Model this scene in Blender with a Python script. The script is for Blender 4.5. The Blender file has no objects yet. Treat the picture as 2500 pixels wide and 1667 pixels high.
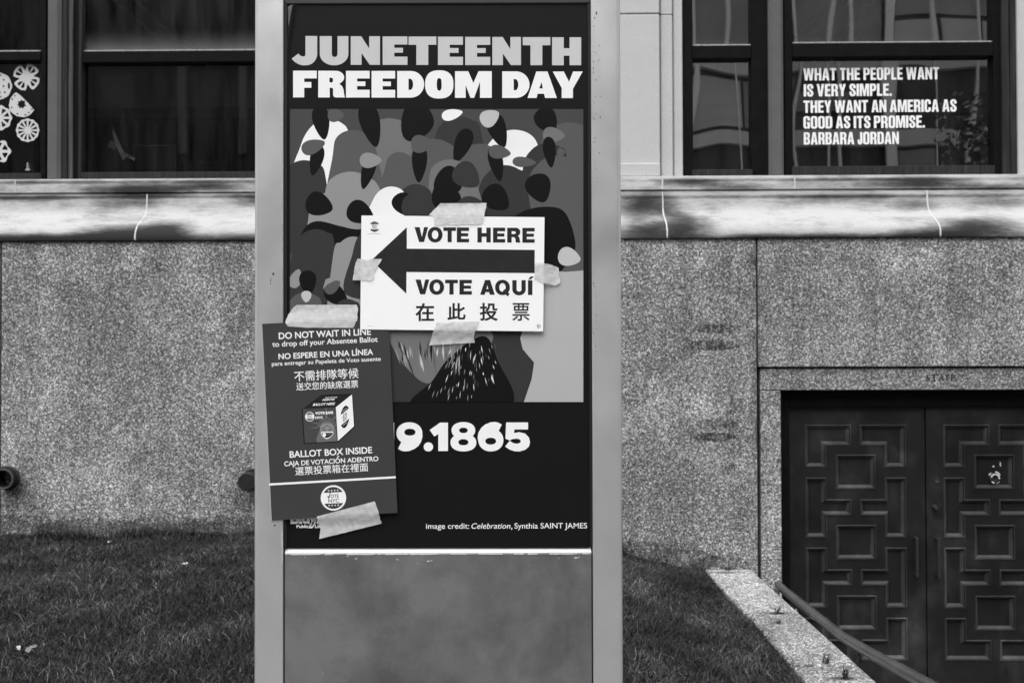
import bpy, bmesh, math, random
import numpy as np
from mathutils import Vector, Matrix
from mathutils.geometry import tessellate_polygon

random.seed(7)
rng = np.random.default_rng(7)
scn = bpy.context.scene
col = scn.collection
R = math.radians

# ------------------------------------------------------------------ camera
F_PX, CX, CY, HORIZON = 2430.0, 1250.0, 833.5, 869.0
PITCH, ROLL = math.atan((HORIZON - CY) / F_PX), R(0.155)
EYE = Vector((0.0, -2.187, 1.60))
_f = Vector((0, math.cos(PITCH), math.sin(PITCH)))
_u0 = Vector((0, -math.sin(PITCH), math.cos(PITCH)))
_x0 = Vector((1, 0, 0))
_r = _x0 * math.cos(ROLL) - _u0 * math.sin(ROLL)
_u = _x0 * math.sin(ROLL) + _u0 * math.cos(ROLL)
cam = bpy.data.cameras.new('camera')
cam.lens, cam.sensor_width, cam.sensor_fit = 35.0, 36.0, 'HORIZONTAL'
cam.clip_start, cam.clip_end = 0.05, 500.0
cam.dof.use_dof = True
cam.dof.focus_distance = 2.3
cam.dof.aperture_fstop = 9.0
co = bpy.data.objects.new('camera', cam)
col.objects.link(co)
m3 = Matrix((_r, _u, -_f)).transposed()
co.matrix_world = Matrix.Translation(EYE) @ m3.to_4x4()
scn.camera = co

# ------------------------------------------------------------------ world, sun, exposure
SUN_EL, SUN_AZ = R(58), R(195)          # soft bright overcast, from above and behind the photographer
w = bpy.data.worlds.new('World')
scn.world = w
w.use_nodes = True
nt = w.node_tree
bg = nt.nodes['Background']
sky = nt.nodes.new('ShaderNodeTexSky')
sky.sky_type = 'NISHITA'
sky.sun_disc = False
sky.sun_elevation, sky.sun_rotation = SUN_EL, SUN_AZ
sky.dust_density = 4.0
bw = nt.nodes.new('ShaderNodeRGBToBW')
nt.links.new(sky.outputs[0], bw.inputs[0])
nt.links.new(bw.outputs[0], bg.inputs[0])
bg.inputs[1].default_value = 0.15
sl = bpy.data.lights.new('sun', 'SUN')
sl.energy, sl.angle = 0.6, R(60)
sl.color = (1.0, 1.0, 1.0)
so = bpy.data.objects.new('sun', sl)
col.objects.link(so)
sd = Vector((math.sin(SUN_AZ) * math.cos(SUN_EL), math.cos(SUN_AZ) * math.cos(SUN_EL), math.sin(SUN_EL)))
so.rotation_euler = sd.to_track_quat('Z', 'Y').to_euler()
vs = scn.view_settings
vs.view_transform, vs.look, vs.exposure, vs.gamma = 'Standard', 'None', 0.95, 1.0
scn.cycles.max_bounces = 8
scn.cycles.transparent_max_bounces = 12

# ------------------------------------------------------------------ pixel -> place
def ray(px, py):
    return (_f + _r * ((px - CX) / F_PX) + _u * ((CY - py) / F_PX))
def at(px, py, y):
    d = ray(px, py)
    return EYE + d * ((y - EYE.y) / d.y)
YAW = R(-0.8)
B_LOC = Vector((0, 4.06, 0))
_binv = Matrix.Rotation(-YAW, 3, 'Z')
_bo = _binv @ (EYE - B_LOC)
def wl(px, py, d):                      # point of the library's own frame, d metres behind its granite face
    r = _binv @ ray(px, py)
    return _bo + r * ((d - _bo.y) / r.y)
def wl2w(v):
    return Matrix.Rotation(YAW, 3, 'Z') @ Vector(v) + B_LOC

# ------------------------------------------------------------------ scene tree helpers
def tag(o, label=None, cat=None, group=None, kind=None):
    if label: o['label'] = label
    if cat: o['category'] = cat
    if group: o['group'] = group
    if kind: o['kind'] = kind
    return o
def empty(name, loc, label, cat, group=None, rot=None):
    o = bpy.data.objects.new(name, None)
    o.empty_display_size = 0.05
    col.objects.link(o)
    o.location = loc
    if rot: o.rotation_euler = rot
    return tag(o, label, cat, group)

class MB:
    def __init__(s): s.v, s.f, s.m = [], [], []
    def face(s, pts, mi=0):
        n = len(s.v); s.v += [tuple(p) for p in pts]
        s.f.append(tuple(range(n, n + len(pts)))); s.m.append(mi)
    def add(s, verts, faces, mi=0):
        n = len(s.v); s.v += [tuple(p) for p in verts]
        for f in faces:
            s.f.append(tuple(i + n for i in f)); s.m.append(mi)
    def box(s, x0, x1, y0, y1, z0, z1, bev=0.0, mi=0, seg=1):
        if x0 > x1: x0, x1 = x1, x0
        if y0 > y1: y0, y1 = y1, y0
        if z0 > z1: z0, z1 = z1, z0
        b = bmesh.new()
        bmesh.ops.create_cube(b, size=1)
        for v in b.verts:
            v.co = Vector(((x0 + x1) / 2 + v.co.x * (x1 - x0), (y0 + y1) / 2 + v.co.y * (y1 - y0), (z0 + z1) / 2 + v.co.z * (z1 - z0)))
        if bev > 0:
            bmesh.ops.bevel(b, geom=list(b.edges), offset=bev, segments=seg, affect='EDGES', profile=0.5)
        s.bm(b, mi)
    def bm(s, b, mi=0):
        b.verts.index_update()
        s.add([v.co.copy() for v in b.verts], [[v.index for v in f.verts] for f in b.faces], mi)
        b.free()
    def tube(s, path, r, n=14, mi=0, caps=True):
        path = [Vector(p) for p in path]
        rs = r if isinstance(r, (list, tuple)) else [r] * len(path)
        rings, prev = [], None
        for i, p in enumerate(path):
            t = (path[min(i + 1, len(path) - 1)] - path[max(i - 1, 0)]).normalized()
            a = prev if prev is not None else (Vector((0, 0, 1)) if abs(t.z) < .9 else Vector((1, 0, 0)))
            a = (a - t * a.dot(t)).normalized(); prev = a
            b = t.cross(a)
            rings.append([p + a * math.cos(2 * math.pi * k / n) * rs[i] + b * math.sin(2 * math.pi * k / n) * rs[i] for k in range(n)])
        vs_, fs = [q for g in rings for q in g], []
        for i in range(len(rings) - 1):
            for k in range(n):
                fs.append((i * n + k, i * n + (k + 1) % n, (i + 1) * n + (k + 1) % n, (i + 1) * n + k))
        if caps:
            fs.append(tuple(range(n))[::-1]); fs.append(tuple((len(rings) - 1) * n + k for k in range(n)))
        s.add(vs_, fs, mi)
    def lathe(s, c, axis, prof, n=28, mi=0):      # prof: (distance along axis, radius)
        axis = Vector(axis).normalized()
        a = Vector((0, 0, 1)) if abs(axis.z) < .9 else Vector((1, 0, 0))
        a = (a - axis * a.dot(axis)).normalized(); b = axis.cross(a)
        c = Vector(c); vs_, fs = [], []
        for h, r in prof:
            for k in range(n):
                t = 2 * math.pi * k / n
                vs_.append(c + axis * h + (a * math.cos(t) + b * math.sin(t)) * r)
        for i in range(len(prof) - 1):
            for k in range(n):
                fs.append((i * n + k, i * n + (k + 1) % n, (i + 1) * n + (k + 1) % n, (i + 1) * n + k))
        s.add(vs_, fs, mi)
    def flat(s, outer, holes=(), f=None, layer=0, mi=0):       # polygon of px points laid on a surface map f
        loops = [[Vector((p[0], -p[1], 0)) for p in l] for l in [outer, *holes]]
        tris = tessellate_polygon(loops)
        pts = [p for l in [outer, *holes] for p in l]
        s.add([f(p[0], p[1], layer) for p in pts], tris, mi)

def obj(name, mb, mats, parent=None, smooth=None, label=None):
    me = bpy.data.meshes.new(name)
    me.from_pydata(mb.v, [], mb.f)
    mats = mats if isinstance(mats, (list, tuple)) else [mats]
    for m in mats: me.materials.append(m)
    if len(mats) > 1: me.polygons.foreach_set('material_index', mb.m)
    me.update()
    o = bpy.data.objects.new(name, me)
    col.objects.link(o)
    if parent: o.parent = parent
    if smooth is not None:
        b = bmesh.new(); b.from_mesh(me)
        bmesh.ops.remove_doubles(b, verts=b.verts, dist=1e-5)
        bmesh.ops.recalc_face_normals(b, faces=b.faces)
        b.to_mesh(me); b.free()
        me.polygons.foreach_set('use_smooth', [True] * len(me.polygons))
        me.set_sharp_from_angle(angle=R(smooth))
    if label: o['label'] = label
    return o

# ------------------------------------------------------------------ materials (a black and white world: every colour is a grey)
def newmat(name):
    m = bpy.data.materials.new(name); m.use_nodes = True
    return m, m.node_tree.nodes, m.node_tree.links, m.node_tree.nodes['Principled BSDF']
def g4(v): return (v, v, v, 1)
def coords(N, L, sc=(1, 1, 1), loc=(0, 0, 0)):
    tc = N.new('ShaderNodeTexCoord'); mp = N.new('ShaderNodeMapping')
    mp.inputs['Scale'].default_value = sc; mp.inputs['Location'].default_value = loc
    L.new(tc.outputs['Object'], mp.inputs['Vector'])
    return mp.outputs[0]
def noise(N, L, vec, scale, detail=4, rough=.55, dist=0.0):
    n = N.new('ShaderNodeTexNoise')
    n.inputs['Scale'].default_value = scale; n.inputs['Detail'].default_value = detail
    n.inputs['Roughness'].default_value = rough; n.inputs['Distortion'].default_value = dist
    L.new(vec, n.inputs['Vector'])
    return n.outputs[0]
def ramp(N, L, fac, stops, interp='LINEAR'):
    r = N.new('ShaderNodeValToRGB'); r.color_ramp.interpolation = interp
    e = r.color_ramp.elements
    while len(e) < len(stops): e.new(0.5)
    for el, (p, v) in zip(e, stops):
        el.position = p; el.color = g4(v)
    L.new(fac, r.inputs[0])
    return r.outputs[0]
def math_(N, L, op, a, b=None, c=None, clamp=False):
    n = N.new('ShaderNodeMath'); n.operation = op; n.use_clamp = clamp
    for i, x in enumerate((a, b, c)):
        if x is None: continue
        if isinstance(x, (int, float)): n.inputs[i].default_value = x
        else: L.new(x, n.inputs[i])
    return n.outputs[0]
def bump(N, L, P, h, strength, dist):
    b = N.new('ShaderNodeBump'); b.inputs['Strength'].default_value = strength; b.inputs['Distance'].default_value = dist
    L.new(h, b.inputs['Height']); L.new(b.outputs[0], P.inputs['Normal'])
def plain(name, v, rough=.6, spec=.5, metal=0.0, var=0.0, vscale=8.0, stretch=(1, 1, 1), bmp=0.0, bscale=60, coat=0):
    m, N, L, P = newmat(name)
    P.inputs['Base Color'].default_value = g4(v)
    P.inputs['Roughness'].default_value = rough
    P.inputs['Specular IOR Level'].default_value = spec
    P.inputs['Metallic'].default_value = metal
    P.inputs['Coat Weight'].default_value = coat
    if var or bmp: vec = coords(N, L, stretch)
    if var:
        n = noise(N, L, vec, vscale, 6, .6)
        L.new(ramp(N, L, n, [(.25, v * (1 - var)), (.75, v * (1 + var))]), P.inputs['Base Color'])
    if bmp:
        bump(N, L, P, noise(N, L, vec, bscale, 3), bmp, .004)
    return m

def granite(name, lo=1.0, ghost=(), flatmask=False):
    m, N, L, P = newmat(name)
    v = coords(N, L)
    v1 = N.new('ShaderNodeTexVoronoi'); v1.inputs['Scale'].default_value = 165; L.new(v, v1.inputs['Vector'])
    s1 = N.new('ShaderNodeSeparateColor'); L.new(v1.outputs['Color'], s1.inputs[0])
    a = ramp(N, L, s1.outputs[0], [(0, .045 * lo), (.25, .12 * lo), (.6, .24 * lo), (.85, .42 * lo), (1, .72 * lo)])
    v2 = N.new('ShaderNodeTexVoronoi'); v2.inputs['Scale'].default_value = 62; L.new(v, v2.inputs['Vector'])
    s2 = N.new('ShaderNodeSeparateColor'); L.new(v2.outputs['Color'], s2.inputs[0])
    core = ramp(N, L, v2.outputs['Distance'], [(.25, 1), (.5, 0)])
    fl = math_(N, L, 'MULTIPLY', ramp(N, L, s2.outputs[1], [(.92, 0), (.95, 1)]), core)
    big = noise(N, L, v, 2.2, 7, .68, .6)
    gain = ramp(N, L, big, [(.25, .55), (.5, .97), (.72, 1.5)])
    b = math_(N, L, 'MULTIPLY', a, gain)
    fine = noise(N, L, v, 75, 3, .7)
    b = math_(N, L, 'MULTIPLY', b, ramp(N, L, fine, [(.3, .5), (.7, 1.55)]))
    mx = N.new('ShaderNodeMix'); mx.data_type = 'FLOAT'
    L.new(math_(N, L, 'MULTIPLY', fl, .8), mx.inputs[0]); L.new(b, mx.inputs[2]); mx.inputs[3].default_value = min(.85, .7 * lo)
    out = mx.outputs[0]
    drip = noise(N, L, coords(N, L, (7, 1, .5)), 1.0, 5, .6)
    slab = noise(N, L, v, .9, 3, .5)
    out = math_(N, L, 'MULTIPLY', out, math_(N, L, 'MULTIPLY', ramp(N, L, drip, [(.3, .78), (.6, 1.08)]), ramp(N, L, slab, [(.3, .8), (.7, 1.2)])))
    for (cx, cz, rx, rz, k) in ghost:              # worn marks and stains with a shape of their own
        sc_, lc_ = ((1 / rx, 1 / rz, 0), (-cx / rx, -cz / rz, 0)) if flatmask else ((1 / rx, 0, 1 / rz), (-cx / rx, 0, -cz / rz))
        gm = coords(N, L, sc_, lc_)
        gt = N.new('ShaderNodeTexGradient'); gt.gradient_type = 'SPHERICAL'; L.new(gm, gt.inputs[0])
        if flatmask:
            msk = ramp(N, L, gt.outputs[0], [(0, 0), (.6, 1)])
        else:
            gn = noise(N, L, coords(N, L, (38, 1, 20), (cx * 3, 0, cz * 5)), 1.0, 5, .75)
            msk = ramp(N, L, math_(N, L, 'MULTIPLY', ramp(N, L, gt.outputs[0], [(0, 0), (.4, 1)]), gn), [(.36, 0), (.56, 1)])
        out = math_(N, L, 'MULTIPLY', out, math_(N, L, 'SUBTRACT', 1.0, math_(N, L, 'MULTIPLY', msk, k)))
    L.new(out, P.inputs['Base Color'])
    P.inputs['Roughness'].default_value = .75
    P.inputs['Specular IOR Level'].default_value = .2
    bump(N, L, P, s1.outputs[1], .35, .003)
    return m

def limestone(name, base=.62, stains=(), bright=(), streak=0.0):
    m, N, L, P = newmat(name)
    tot = None
    for (cx, cz, rx, rz, k) in stains:
        gm = coords(N, L, (1 / rx, 0, 1 / rz), (-cx / rx, 0, -cz / rz))
        gt = N.new('ShaderNodeTexGradient'); gt.gradient_type = 'SPHERICAL'; L.new(gm, gt.inputs[0])
        t = math_(N, L, 'MULTIPLY', gt.outputs[0], k)
        tot = t if tot is None else math_(N, L, 'ADD', tot, t)
    fib = noise(N, L, coords(N, L, (8.0, 8, 80)), 1.6, 10, .76)
    patch = noise(N, L, coords(N, L, (2.2, 3, 5.0)), 1.5, 6, .6)
    n2 = math_(N, L, 'ADD', math_(N, L, 'MULTIPLY', fib, .55), math_(N, L, 'MULTIPLY', patch, .6))
    if tot is None:
        k = math_(N, L, 'MULTIPLY', n2, streak)
        colr = ramp(N, L, k, [(.2, base), (.75, base * .75)])
    else:
        s = math_(N, L, 'ADD', math_(N, L, 'MULTIPLY', tot, 1.1), math_(N, L, 'MULTIPLY', math_(N, L, 'SUBTRACT', n2, .56), 2.0))
        colr = ramp(N, L, s, [(-.15, base * 1.12), (.15, base * .9), (.42, base * .5), (.7, base * .2), (1.0, base * .07)])
    gr = noise(N, L, coords(N, L), 160, 2)
    out = math_(N, L, 'MULTIPLY', colr, ramp(N, L, gr, [(.3, .88), (.7, 1.08)]))
    L.new(out, P.inputs['Base Color'])
    P.inputs['Roughness'].default_value = .8
    P.inputs['Specular IOR Level'].default_value = .2
    bump(N, L, P, noise(N, L, coords(N, L), 90, 4), .25, .003)
    return m

def wood(name, v, rough=.55):
    m, N, L, P = newmat(name)
    n = noise(N, L, coords(N, L, (70, 30, 2.2)), 1.0, 6, .65)
    L.new(ramp(N, L, n, [(.3, v * .45), (.55, v), (.78, v * 2.0)]), P.inputs['Base Color'])
    P.inputs['Roughness'].default_value = rough
    P.inputs['Specular IOR Level'].default_value = .1
    bump(N, L, P, n, .3, .002)
    return m

def kiosk_metal(name, v, metal=.75, rough=.42, mott=.18, cloud=5.0, lo=.34, hi=.66):
    m, N, L, P = newmat(name)
    a = noise(N, L, coords(N, L, (1, 1, .8)), cloud, 5, .55, .4)
    b = noise(N, L, coords(N, L), 420, 2)
    c = noise(N, L, coords(N, L), 26, 4, .6)
    k = math_(N, L, 'ADD', math_(N, L, 'MULTIPLY', a, .72), math_(N, L, 'ADD', math_(N, L, 'MULTIPLY', b, .12), math_(N, L, 'MULTIPLY', c, .16)))
    L.new(ramp(N, L, k, [(lo, v * (1 - mott)), (hi, v * (1 + mott))]), P.inputs['Base Color'])
    P.inputs['Metallic'].default_value = metal
    L.new(ramp(N, L, a, [(.3, rough * .85), (.7, rough * 1.2)]), P.inputs['Roughness'])
    bump(N, L, P, b, .06, .001)
    return m

def tape_mat(name):
    m, N, L, P = newmat(name)
    v = coords(N, L)
    n = noise(N, L, v, 55, 6, .7, .6)
    n2 = noise(N, L, coords(N, L, (40, 5, 160)), 1.0, 3)
    k = math_(N, L, 'ADD', math_(N, L, 'MULTIPLY', n, .75), math_(N, L, 'MULTIPLY', n2, .25))
    L.new(ramp(N, L, k, [(.3, .56), (.5, .69), (.72, .8)]), P.inputs['Base Color'])
    P.inputs['Roughness'].default_value = .7
    P.inputs['Specular IOR Level'].default_value = .25
    bump(N, L, P, k, 1.0, .003)
    out = N['Material Output']; tr = N.new('ShaderNodeBsdfTransparent'); mx = N.new('ShaderNodeMixShader')
    mx.inputs[0].default_value = .26
    L.new(P.outputs[0], mx.inputs[1]); L.new(tr.outputs[0], mx.inputs[2]); L.new(mx.outputs[0], out.inputs['Surface'])
    return m

def glass_mat(name, refl=.16, wave=.25, wscale=2.0, dirt_z=None, seed=0.0, film=.0):
    m, N, L, P = newmat(name)
    out = N['Material Output']; N.remove(P)
    tr = N.new('ShaderNodeBsdfTransparent'); tr.inputs[0].default_value = g4(.8)
    gl = N.new('ShaderNodeBsdfGlossy'); gl.inputs['Roughness'].default_value = .012
    bp = N.new('ShaderNodeBump'); bp.inputs['Strength'].default_value = wave; bp.inputs['Distance'].default_value = .02
    L.new(noise(N, L, coords(N, L, (1, 1, .45), (seed, 0, seed)), wscale, 1, .4), bp.inputs['Height'])
    L.new(bp.outputs[0], gl.inputs['Normal'])
    fr = N.new('ShaderNodeFresnel'); fr.inputs[0].default_value = 1.5
    k = math_(N, L, 'ADD', math_(N, L, 'MULTIPLY', fr.outputs[0], 1.5), refl - .06)
    mx = N.new('ShaderNodeMixShader')
    L.new(k, mx.inputs[0]); L.new(tr.outputs[0], mx.inputs[1]); L.new(gl.outputs[0], mx.inputs[2])
    last = mx.outputs[0]
    df = N.new('ShaderNodeBsdfDiffuse'); df.inputs[0].default_value = g4(.5)
    st = noise(N, L, coords(N, L, (9, 1, 1.2), (seed, 0, 0)), 1.4, 6, .65)
    d = math_(N, L, 'MULTIPLY', ramp(N, L, st, [(.35, 0), (.8, 1)]), .03 + film)
    if dirt_z:                                         # dust gathered along the foot of the pane
        z0, h, amt = dirt_z
        sx = N.new('ShaderNodeSeparateXYZ'); L.new(coords(N, L), sx.inputs[0])
        q = math_(N, L, 'DIVIDE', math_(N, L, 'SUBTRACT', sx.outputs[2], z0), h, clamp=True)
        q = math_(N, L, 'POWER', math_(N, L, 'SUBTRACT', 1.0, q), 2.2)
        d = math_(N, L, 'ADD', d, math_(N, L, 'MULTIPLY', q, amt))
    m2 = N.new('ShaderNodeMixShader')
    L.new(d, m2.inputs[0]); L.new(last, m2.inputs[1]); L.new(df.outputs[0], m2.inputs[2])
    L.new(m2.outputs[0], out.inputs['Surface'])
    return m

def grass_mat(name):
    m, N, L, P = newmat(name)
    at_ = N.new('ShaderNodeAttribute'); at_.attribute_name = 'tone'
    patch = noise(N, L, coords(N, L), 2.4, 5, .6)
    k = math_(N, L, 'MULTIPLY', at_.outputs['Fac'], ramp(N, L, patch, [(.3, .45), (.7, 1.45)]))
    L.new(ramp(N, L, k, [(0, .007), (.4, .03), (.7, .085), (1, .28)]), P.inputs['Base Color'])
    P.inputs['Roughness'].default_value = .6
    P.inputs['Specular IOR Level'].default_value = .3
    return m

M = {}
M['kiosk'] = kiosk_metal('kiosk_paint', .58, .7, .4, .08)
M['kiosk_base'] = kiosk_metal('kiosk_base_paint', .185, .55, .40, .32, 4.0, .42, .60)  # cloudy mottling: vague reflections on the panel painted into its colour
M['worn_edge'] = plain('worn_white_edge', .6, .4, var=.08, vscale=60)
M['black_gasket'] = plain('black_gasket', .008, .6, .3)
M['dark_header'] = plain('dark_header', .03, .5, .4, var=.2)
M['poster_black'] = plain('poster_black_ink', .006, .5, .14, var=.1, vscale=3)
M['poster_back'] = plain('poster_back', .09, .4, .5, var=.3, vscale=40)
M['ink_white'] = plain('poster_white', .84, .6, .2, var=.02)
M['ink_pale'] = plain('poster_pale_grey', .54, .6, .2, var=.02)
M['paper_white'] = plain('sign_white', .88, .5, .3, var=.015, vscale=10)
M['paper_black'] = plain('sign_black', .014, .5, .3, var=.3, vscale=40)
M['flyer'] = plain('flyer_dark', .043, .45, .3, var=.1, vscale=6)
M['flyer_edge'] = plain('flyer_edge', .5, .6)
M['granite'] = granite('granite', .93)
M['limestone'] = limestone('limestone_plain', .53, streak=.6)
M['mullion'] = limestone('mullion_stone', .13, streak=1.0)
M['mortar'] = plain('mortar', .58, .8, .2, var=.1, vscale=50)
M['shadow_gap'] = plain('joint_gap', .015, .9, .1)
M['wood'] = wood('weathered_wood', .03)
M['wood_pale'] = wood('weathered_pale_wood', .075)
M['frame_dark'] = plain('dark_frame', .006, .55, .06, var=.4, vscale=14)
M['door'] = None
M['room'] = plain('room_wall', .18, .9, .1)
M['room_dark'] = plain('room_dark', .02, .9, .1)
M['room_light'] = plain('room_light', .13, .9, .1)
M['tape'] = tape_mat('masking_tape')
M['paper_cut'] = plain('cut_paper', .55, .8, .2)
M['rail'] = kiosk_metal('rail_steel', .12, .4, .24, .25)
M['iron'] = plain('black_iron', .016, .5, .4, var=.3, vscale=20)
M['brass_worn'] = plain('worn_brass', .42, .35, .5, .6, var=.4, vscale=160)
M['pavement'] = plain('pavement', .2, .85, .2, var=.15, vscale=4, bmp=.3)
M['soil'] = plain('lawn_soil', .02, .95, .1, var=.4, vscale=30, bmp=.6)
M['grass'] = grass_mat('grass_blades')
M['scrap'] = plain('scrap_paper', .55, .8, .2, var=.1, vscale=40)

def door_mat(name='door_bronze_paint', k=1.0):
    m, N, L, P = newmat(name)
    a = noise(N, L, coords(N, L, (1, 1, .7)), 3.2, 6, .65)
    b = noise(N, L, coords(N, L, (1.3, 1, .6)), 38, 4, .75)
    sp = ramp(N, L, b, [(.66, 0), (.76, 1)])
    base = ramp(N, L, a, [(.3, .006 * k), (.5, .012 * k), (.62, .024 * k), (.78, .06 * k)])
    mx = N.new('ShaderNodeMix'); mx.data_type = 'FLOAT'
    L.new(math_(N, L, 'MULTIPLY', sp, .35), mx.inputs[0]); L.new(base, mx.inputs[2]); mx.inputs[3].default_value = .18
    L.new(mx.outputs[0], P.inputs['Base Color'])
    L.new(ramp(N, L, a, [(.3, .35), (.7, .6)]), P.inputs['Roughness'])
    P.inputs['Specular IOR Level'].default_value = .26
    bump(N, L, P, b, .2, .002)
    return m
M['door'] = door_mat()
M['door_bead_highlight'] = door_mat('door_painted_highlight', 3.4)  # paler coat for the panel beads: bevel highlights painted into the colour

# ------------------------------------------------------------------ lettering
_tc = {}
def text_geo(body, bold, shear=0.0):
    key = (body, bold, shear)
    if key in _tc: return _tc[key]
    c = bpy.data.curves.new('lettering_curve', 'FONT')
    c.body = body; c.size = 1; c.offset = bold; c.shear = shear; c.resolution_u = 5; c.fill_mode = 'FRONT'
    o = bpy.data.objects.new('lettering_curve', c)
    col.objects.link(o)
    dg = bpy.context.evaluated_depsgraph_get()
    me = bpy.data.meshes.new_from_object(o.evaluated_get(dg))
    v = [(p.co.x, p.co.y) for p in me.vertices]
    f = [tuple(p.vertices) for p in me.polygons]
    bpy.data.objects.remove(o); bpy.data.curves.remove(c); bpy.data.meshes.remove(me)
    _tc[key] = (v, f)
    return v, f
def put_text(mb, body, p0, p1, cap, f, layer=0, bold=.02, shear=0.0, mi=0, x_only=None):
    v, fs = text_geo(body, bold, shear)
    hv, _ = text_geo('H', bold, 0.0)
    b0 = min(q[1] for q in hv); hh = max(q[1] for q in hv) - b0
    x0 = min(q[0] for q in v); x1 = max(q[0] for q in v)
    dx, dy = p1[0] - p0[0], p1[1] - p0[1]
    ln = math.hypot(dx, dy); ux, uy = dy / ln, -dx / ln
    pts = []
    for (x, y) in v:
        a = (x - x0) / (x1 - x0); b = (y - b0) / hh * cap
        pts.append(f(p0[0] + a * dx + b * ux, p0[1] + a * dy + b * uy, layer))
    mb.add(pts, fs, mi)
def put_glyph(mb, ch, x0, x1, y0, y1, f, layer=0, bold=.02, mi=0):
    v, fs = text_geo(ch, bold)
    ax0 = min(q[0] for q in v); ax1 = max(q[0] for q in v)
    ay0 = min(q[1] for q in v); ay1 = max(q[1] for q in v)
    mb.add([f(x0 + (x - ax0) / (ax1 - ax0) * (x1 - x0), y1 - (y - ay0) / (ay1 - ay0) * (y1 - y0), layer) for x, y in v], fs, mi)

def arc(cx, cy, rx, ry, a0, a1, n=12):
    return [(cx + rx * math.cos(R(a0 + (a1 - a0) * i / n)), cy + ry * math.sin(R(a0 + (a1 - a0) * i / n))) for i in range(n + 1)]
def sup(cx, cy, rx, ry, e=2.6, n=44):
    o = []
    for i in range(n):
        t = 2 * math.pi * i / n; c, s = math.cos(t), math.sin(t)
        o.append((cx + rx * math.copysign(abs(c) ** (2 / e), c), cy + ry * math.copysign(abs(s) ** (2 / e), s)))
    return o
def heavy(ch):                                   # the poster's heavy capitals in a unit box, y down
    if ch == 'E': return [(0, 0), (1, 0), (1, .285), (.47, .285), (.47, .4), (.82, .4), (.82, .57), (.47, .57), (.47, .71), (1, .71), (1, 1), (0, 1)], []
    if ch == 'F': return [(0, 0), (1, 0), (1, .29), (.47, .29), (.47, .425), (.77, .425), (.77, .64), (.47, .64), (.47, 1), (0, 1)], []
    if ch == 'T': return [(0, 0), (1, 0), (1, .29), (.71, .29), (.71, 1), (.28, 1), (.28, .29), (0, .29)], []
    if ch == 'N': return [(0, 0), (.36, 0), (.63, .43), (.63, 0), (1, 0), (1, 1), (.65, 1), (.37, .59), (.37, 1), (0, 1)], []
    if ch == 'H': return [(0, 0), (.40, 0), (.40, .39), (.60, .39), (.60, 0), (1, 0), (1, 1), (.6, 1), (.6, .66), (.4, .66), (.4, 1), (0, 1)], []
    if ch == 'U': return [(0, 0), (.42, 0), (.42, .63)] + arc(.52, .63, .1, .1, 180, 0, 8)[1:] + [(.62, 0), (1, 0)] + arc(.5, .62, .5, .40, 0, 180, 22), []
    if ch == 'J': return [(.54, 0), (1, 0)] + arc(.56, .62, .44, .40, 0, 90, 10) + [(.42, 1.02), (.27, .98), (.12, .90), (0, .79), (.27, .61), (.33, .68), (.41, .71), (.49, .71), (.53, .68), (.54, .63)], []
    if ch == 'D': return [(0, 0)] + arc(.5, .5, .5, .5, -90, 90, 26) + [(0, 1)], [[(.42, .29)] + arc(.48, .5, .11, .21, -90, 90, 10) + [(.42, .71)]]
    if ch == 'O': return sup(.5, .5, .5, .53, 2.5), [sup(.5, .5, .085, .235, 2.8, 28)]
    if ch == 'M': return [(0, 0), (.36, 0), (.5, .44), (.64, 0), (1, 0), (1, 1), (.68, 1), (.68, .40), (.52, 1), (.42, 1), (.29, .52), (.29, 1), (0, 1)], []
    if ch == 'A': return [(.30, 0), (.68, 0), (1, 1), (.60, 1), (.56, .84), (.345, .84), (.31, 1), (0, 1)], [[(.40, .64), (.52, .64), (.475, .40)]]
    if ch == 'Y': return [(0, 0), (.37, 0), (.545, .39), (.68, 0), (1, 0), (.675, .66), (.675, 1), (.30, 1), (.30, .62)], []
    if ch == 'R':
        o = [(0, 0), (.62, 0)] + arc(.66, .25, .31, .25, -90, 60, 12) + [(.80, .50), (.90, .58), (.95, .70), (.965, .86), (1, 1), (.66, 1), (.58, .97), (.555, .90), (.555, .68), (.52, .64), (.43, .64), (.43, 1), (0, 1)]
        return o, [[(.42, .26), (.5, .26), (.545, .29), (.555, .35), (.545, .41), (.5, .44), (.42, .44)]]
def put_heavy(mb, ch, x0, x1, y0, y1, f, layer=0, mi=0):
    o, hs = heavy(ch)
    t = lambda l: [(x0 + p[0] * (x1 - x0), y0 + p[1] * (y1 - y0)) for p in l]
    mb.flat(t(o), [t(h) for h in hs], f, layer, mi)
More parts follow.
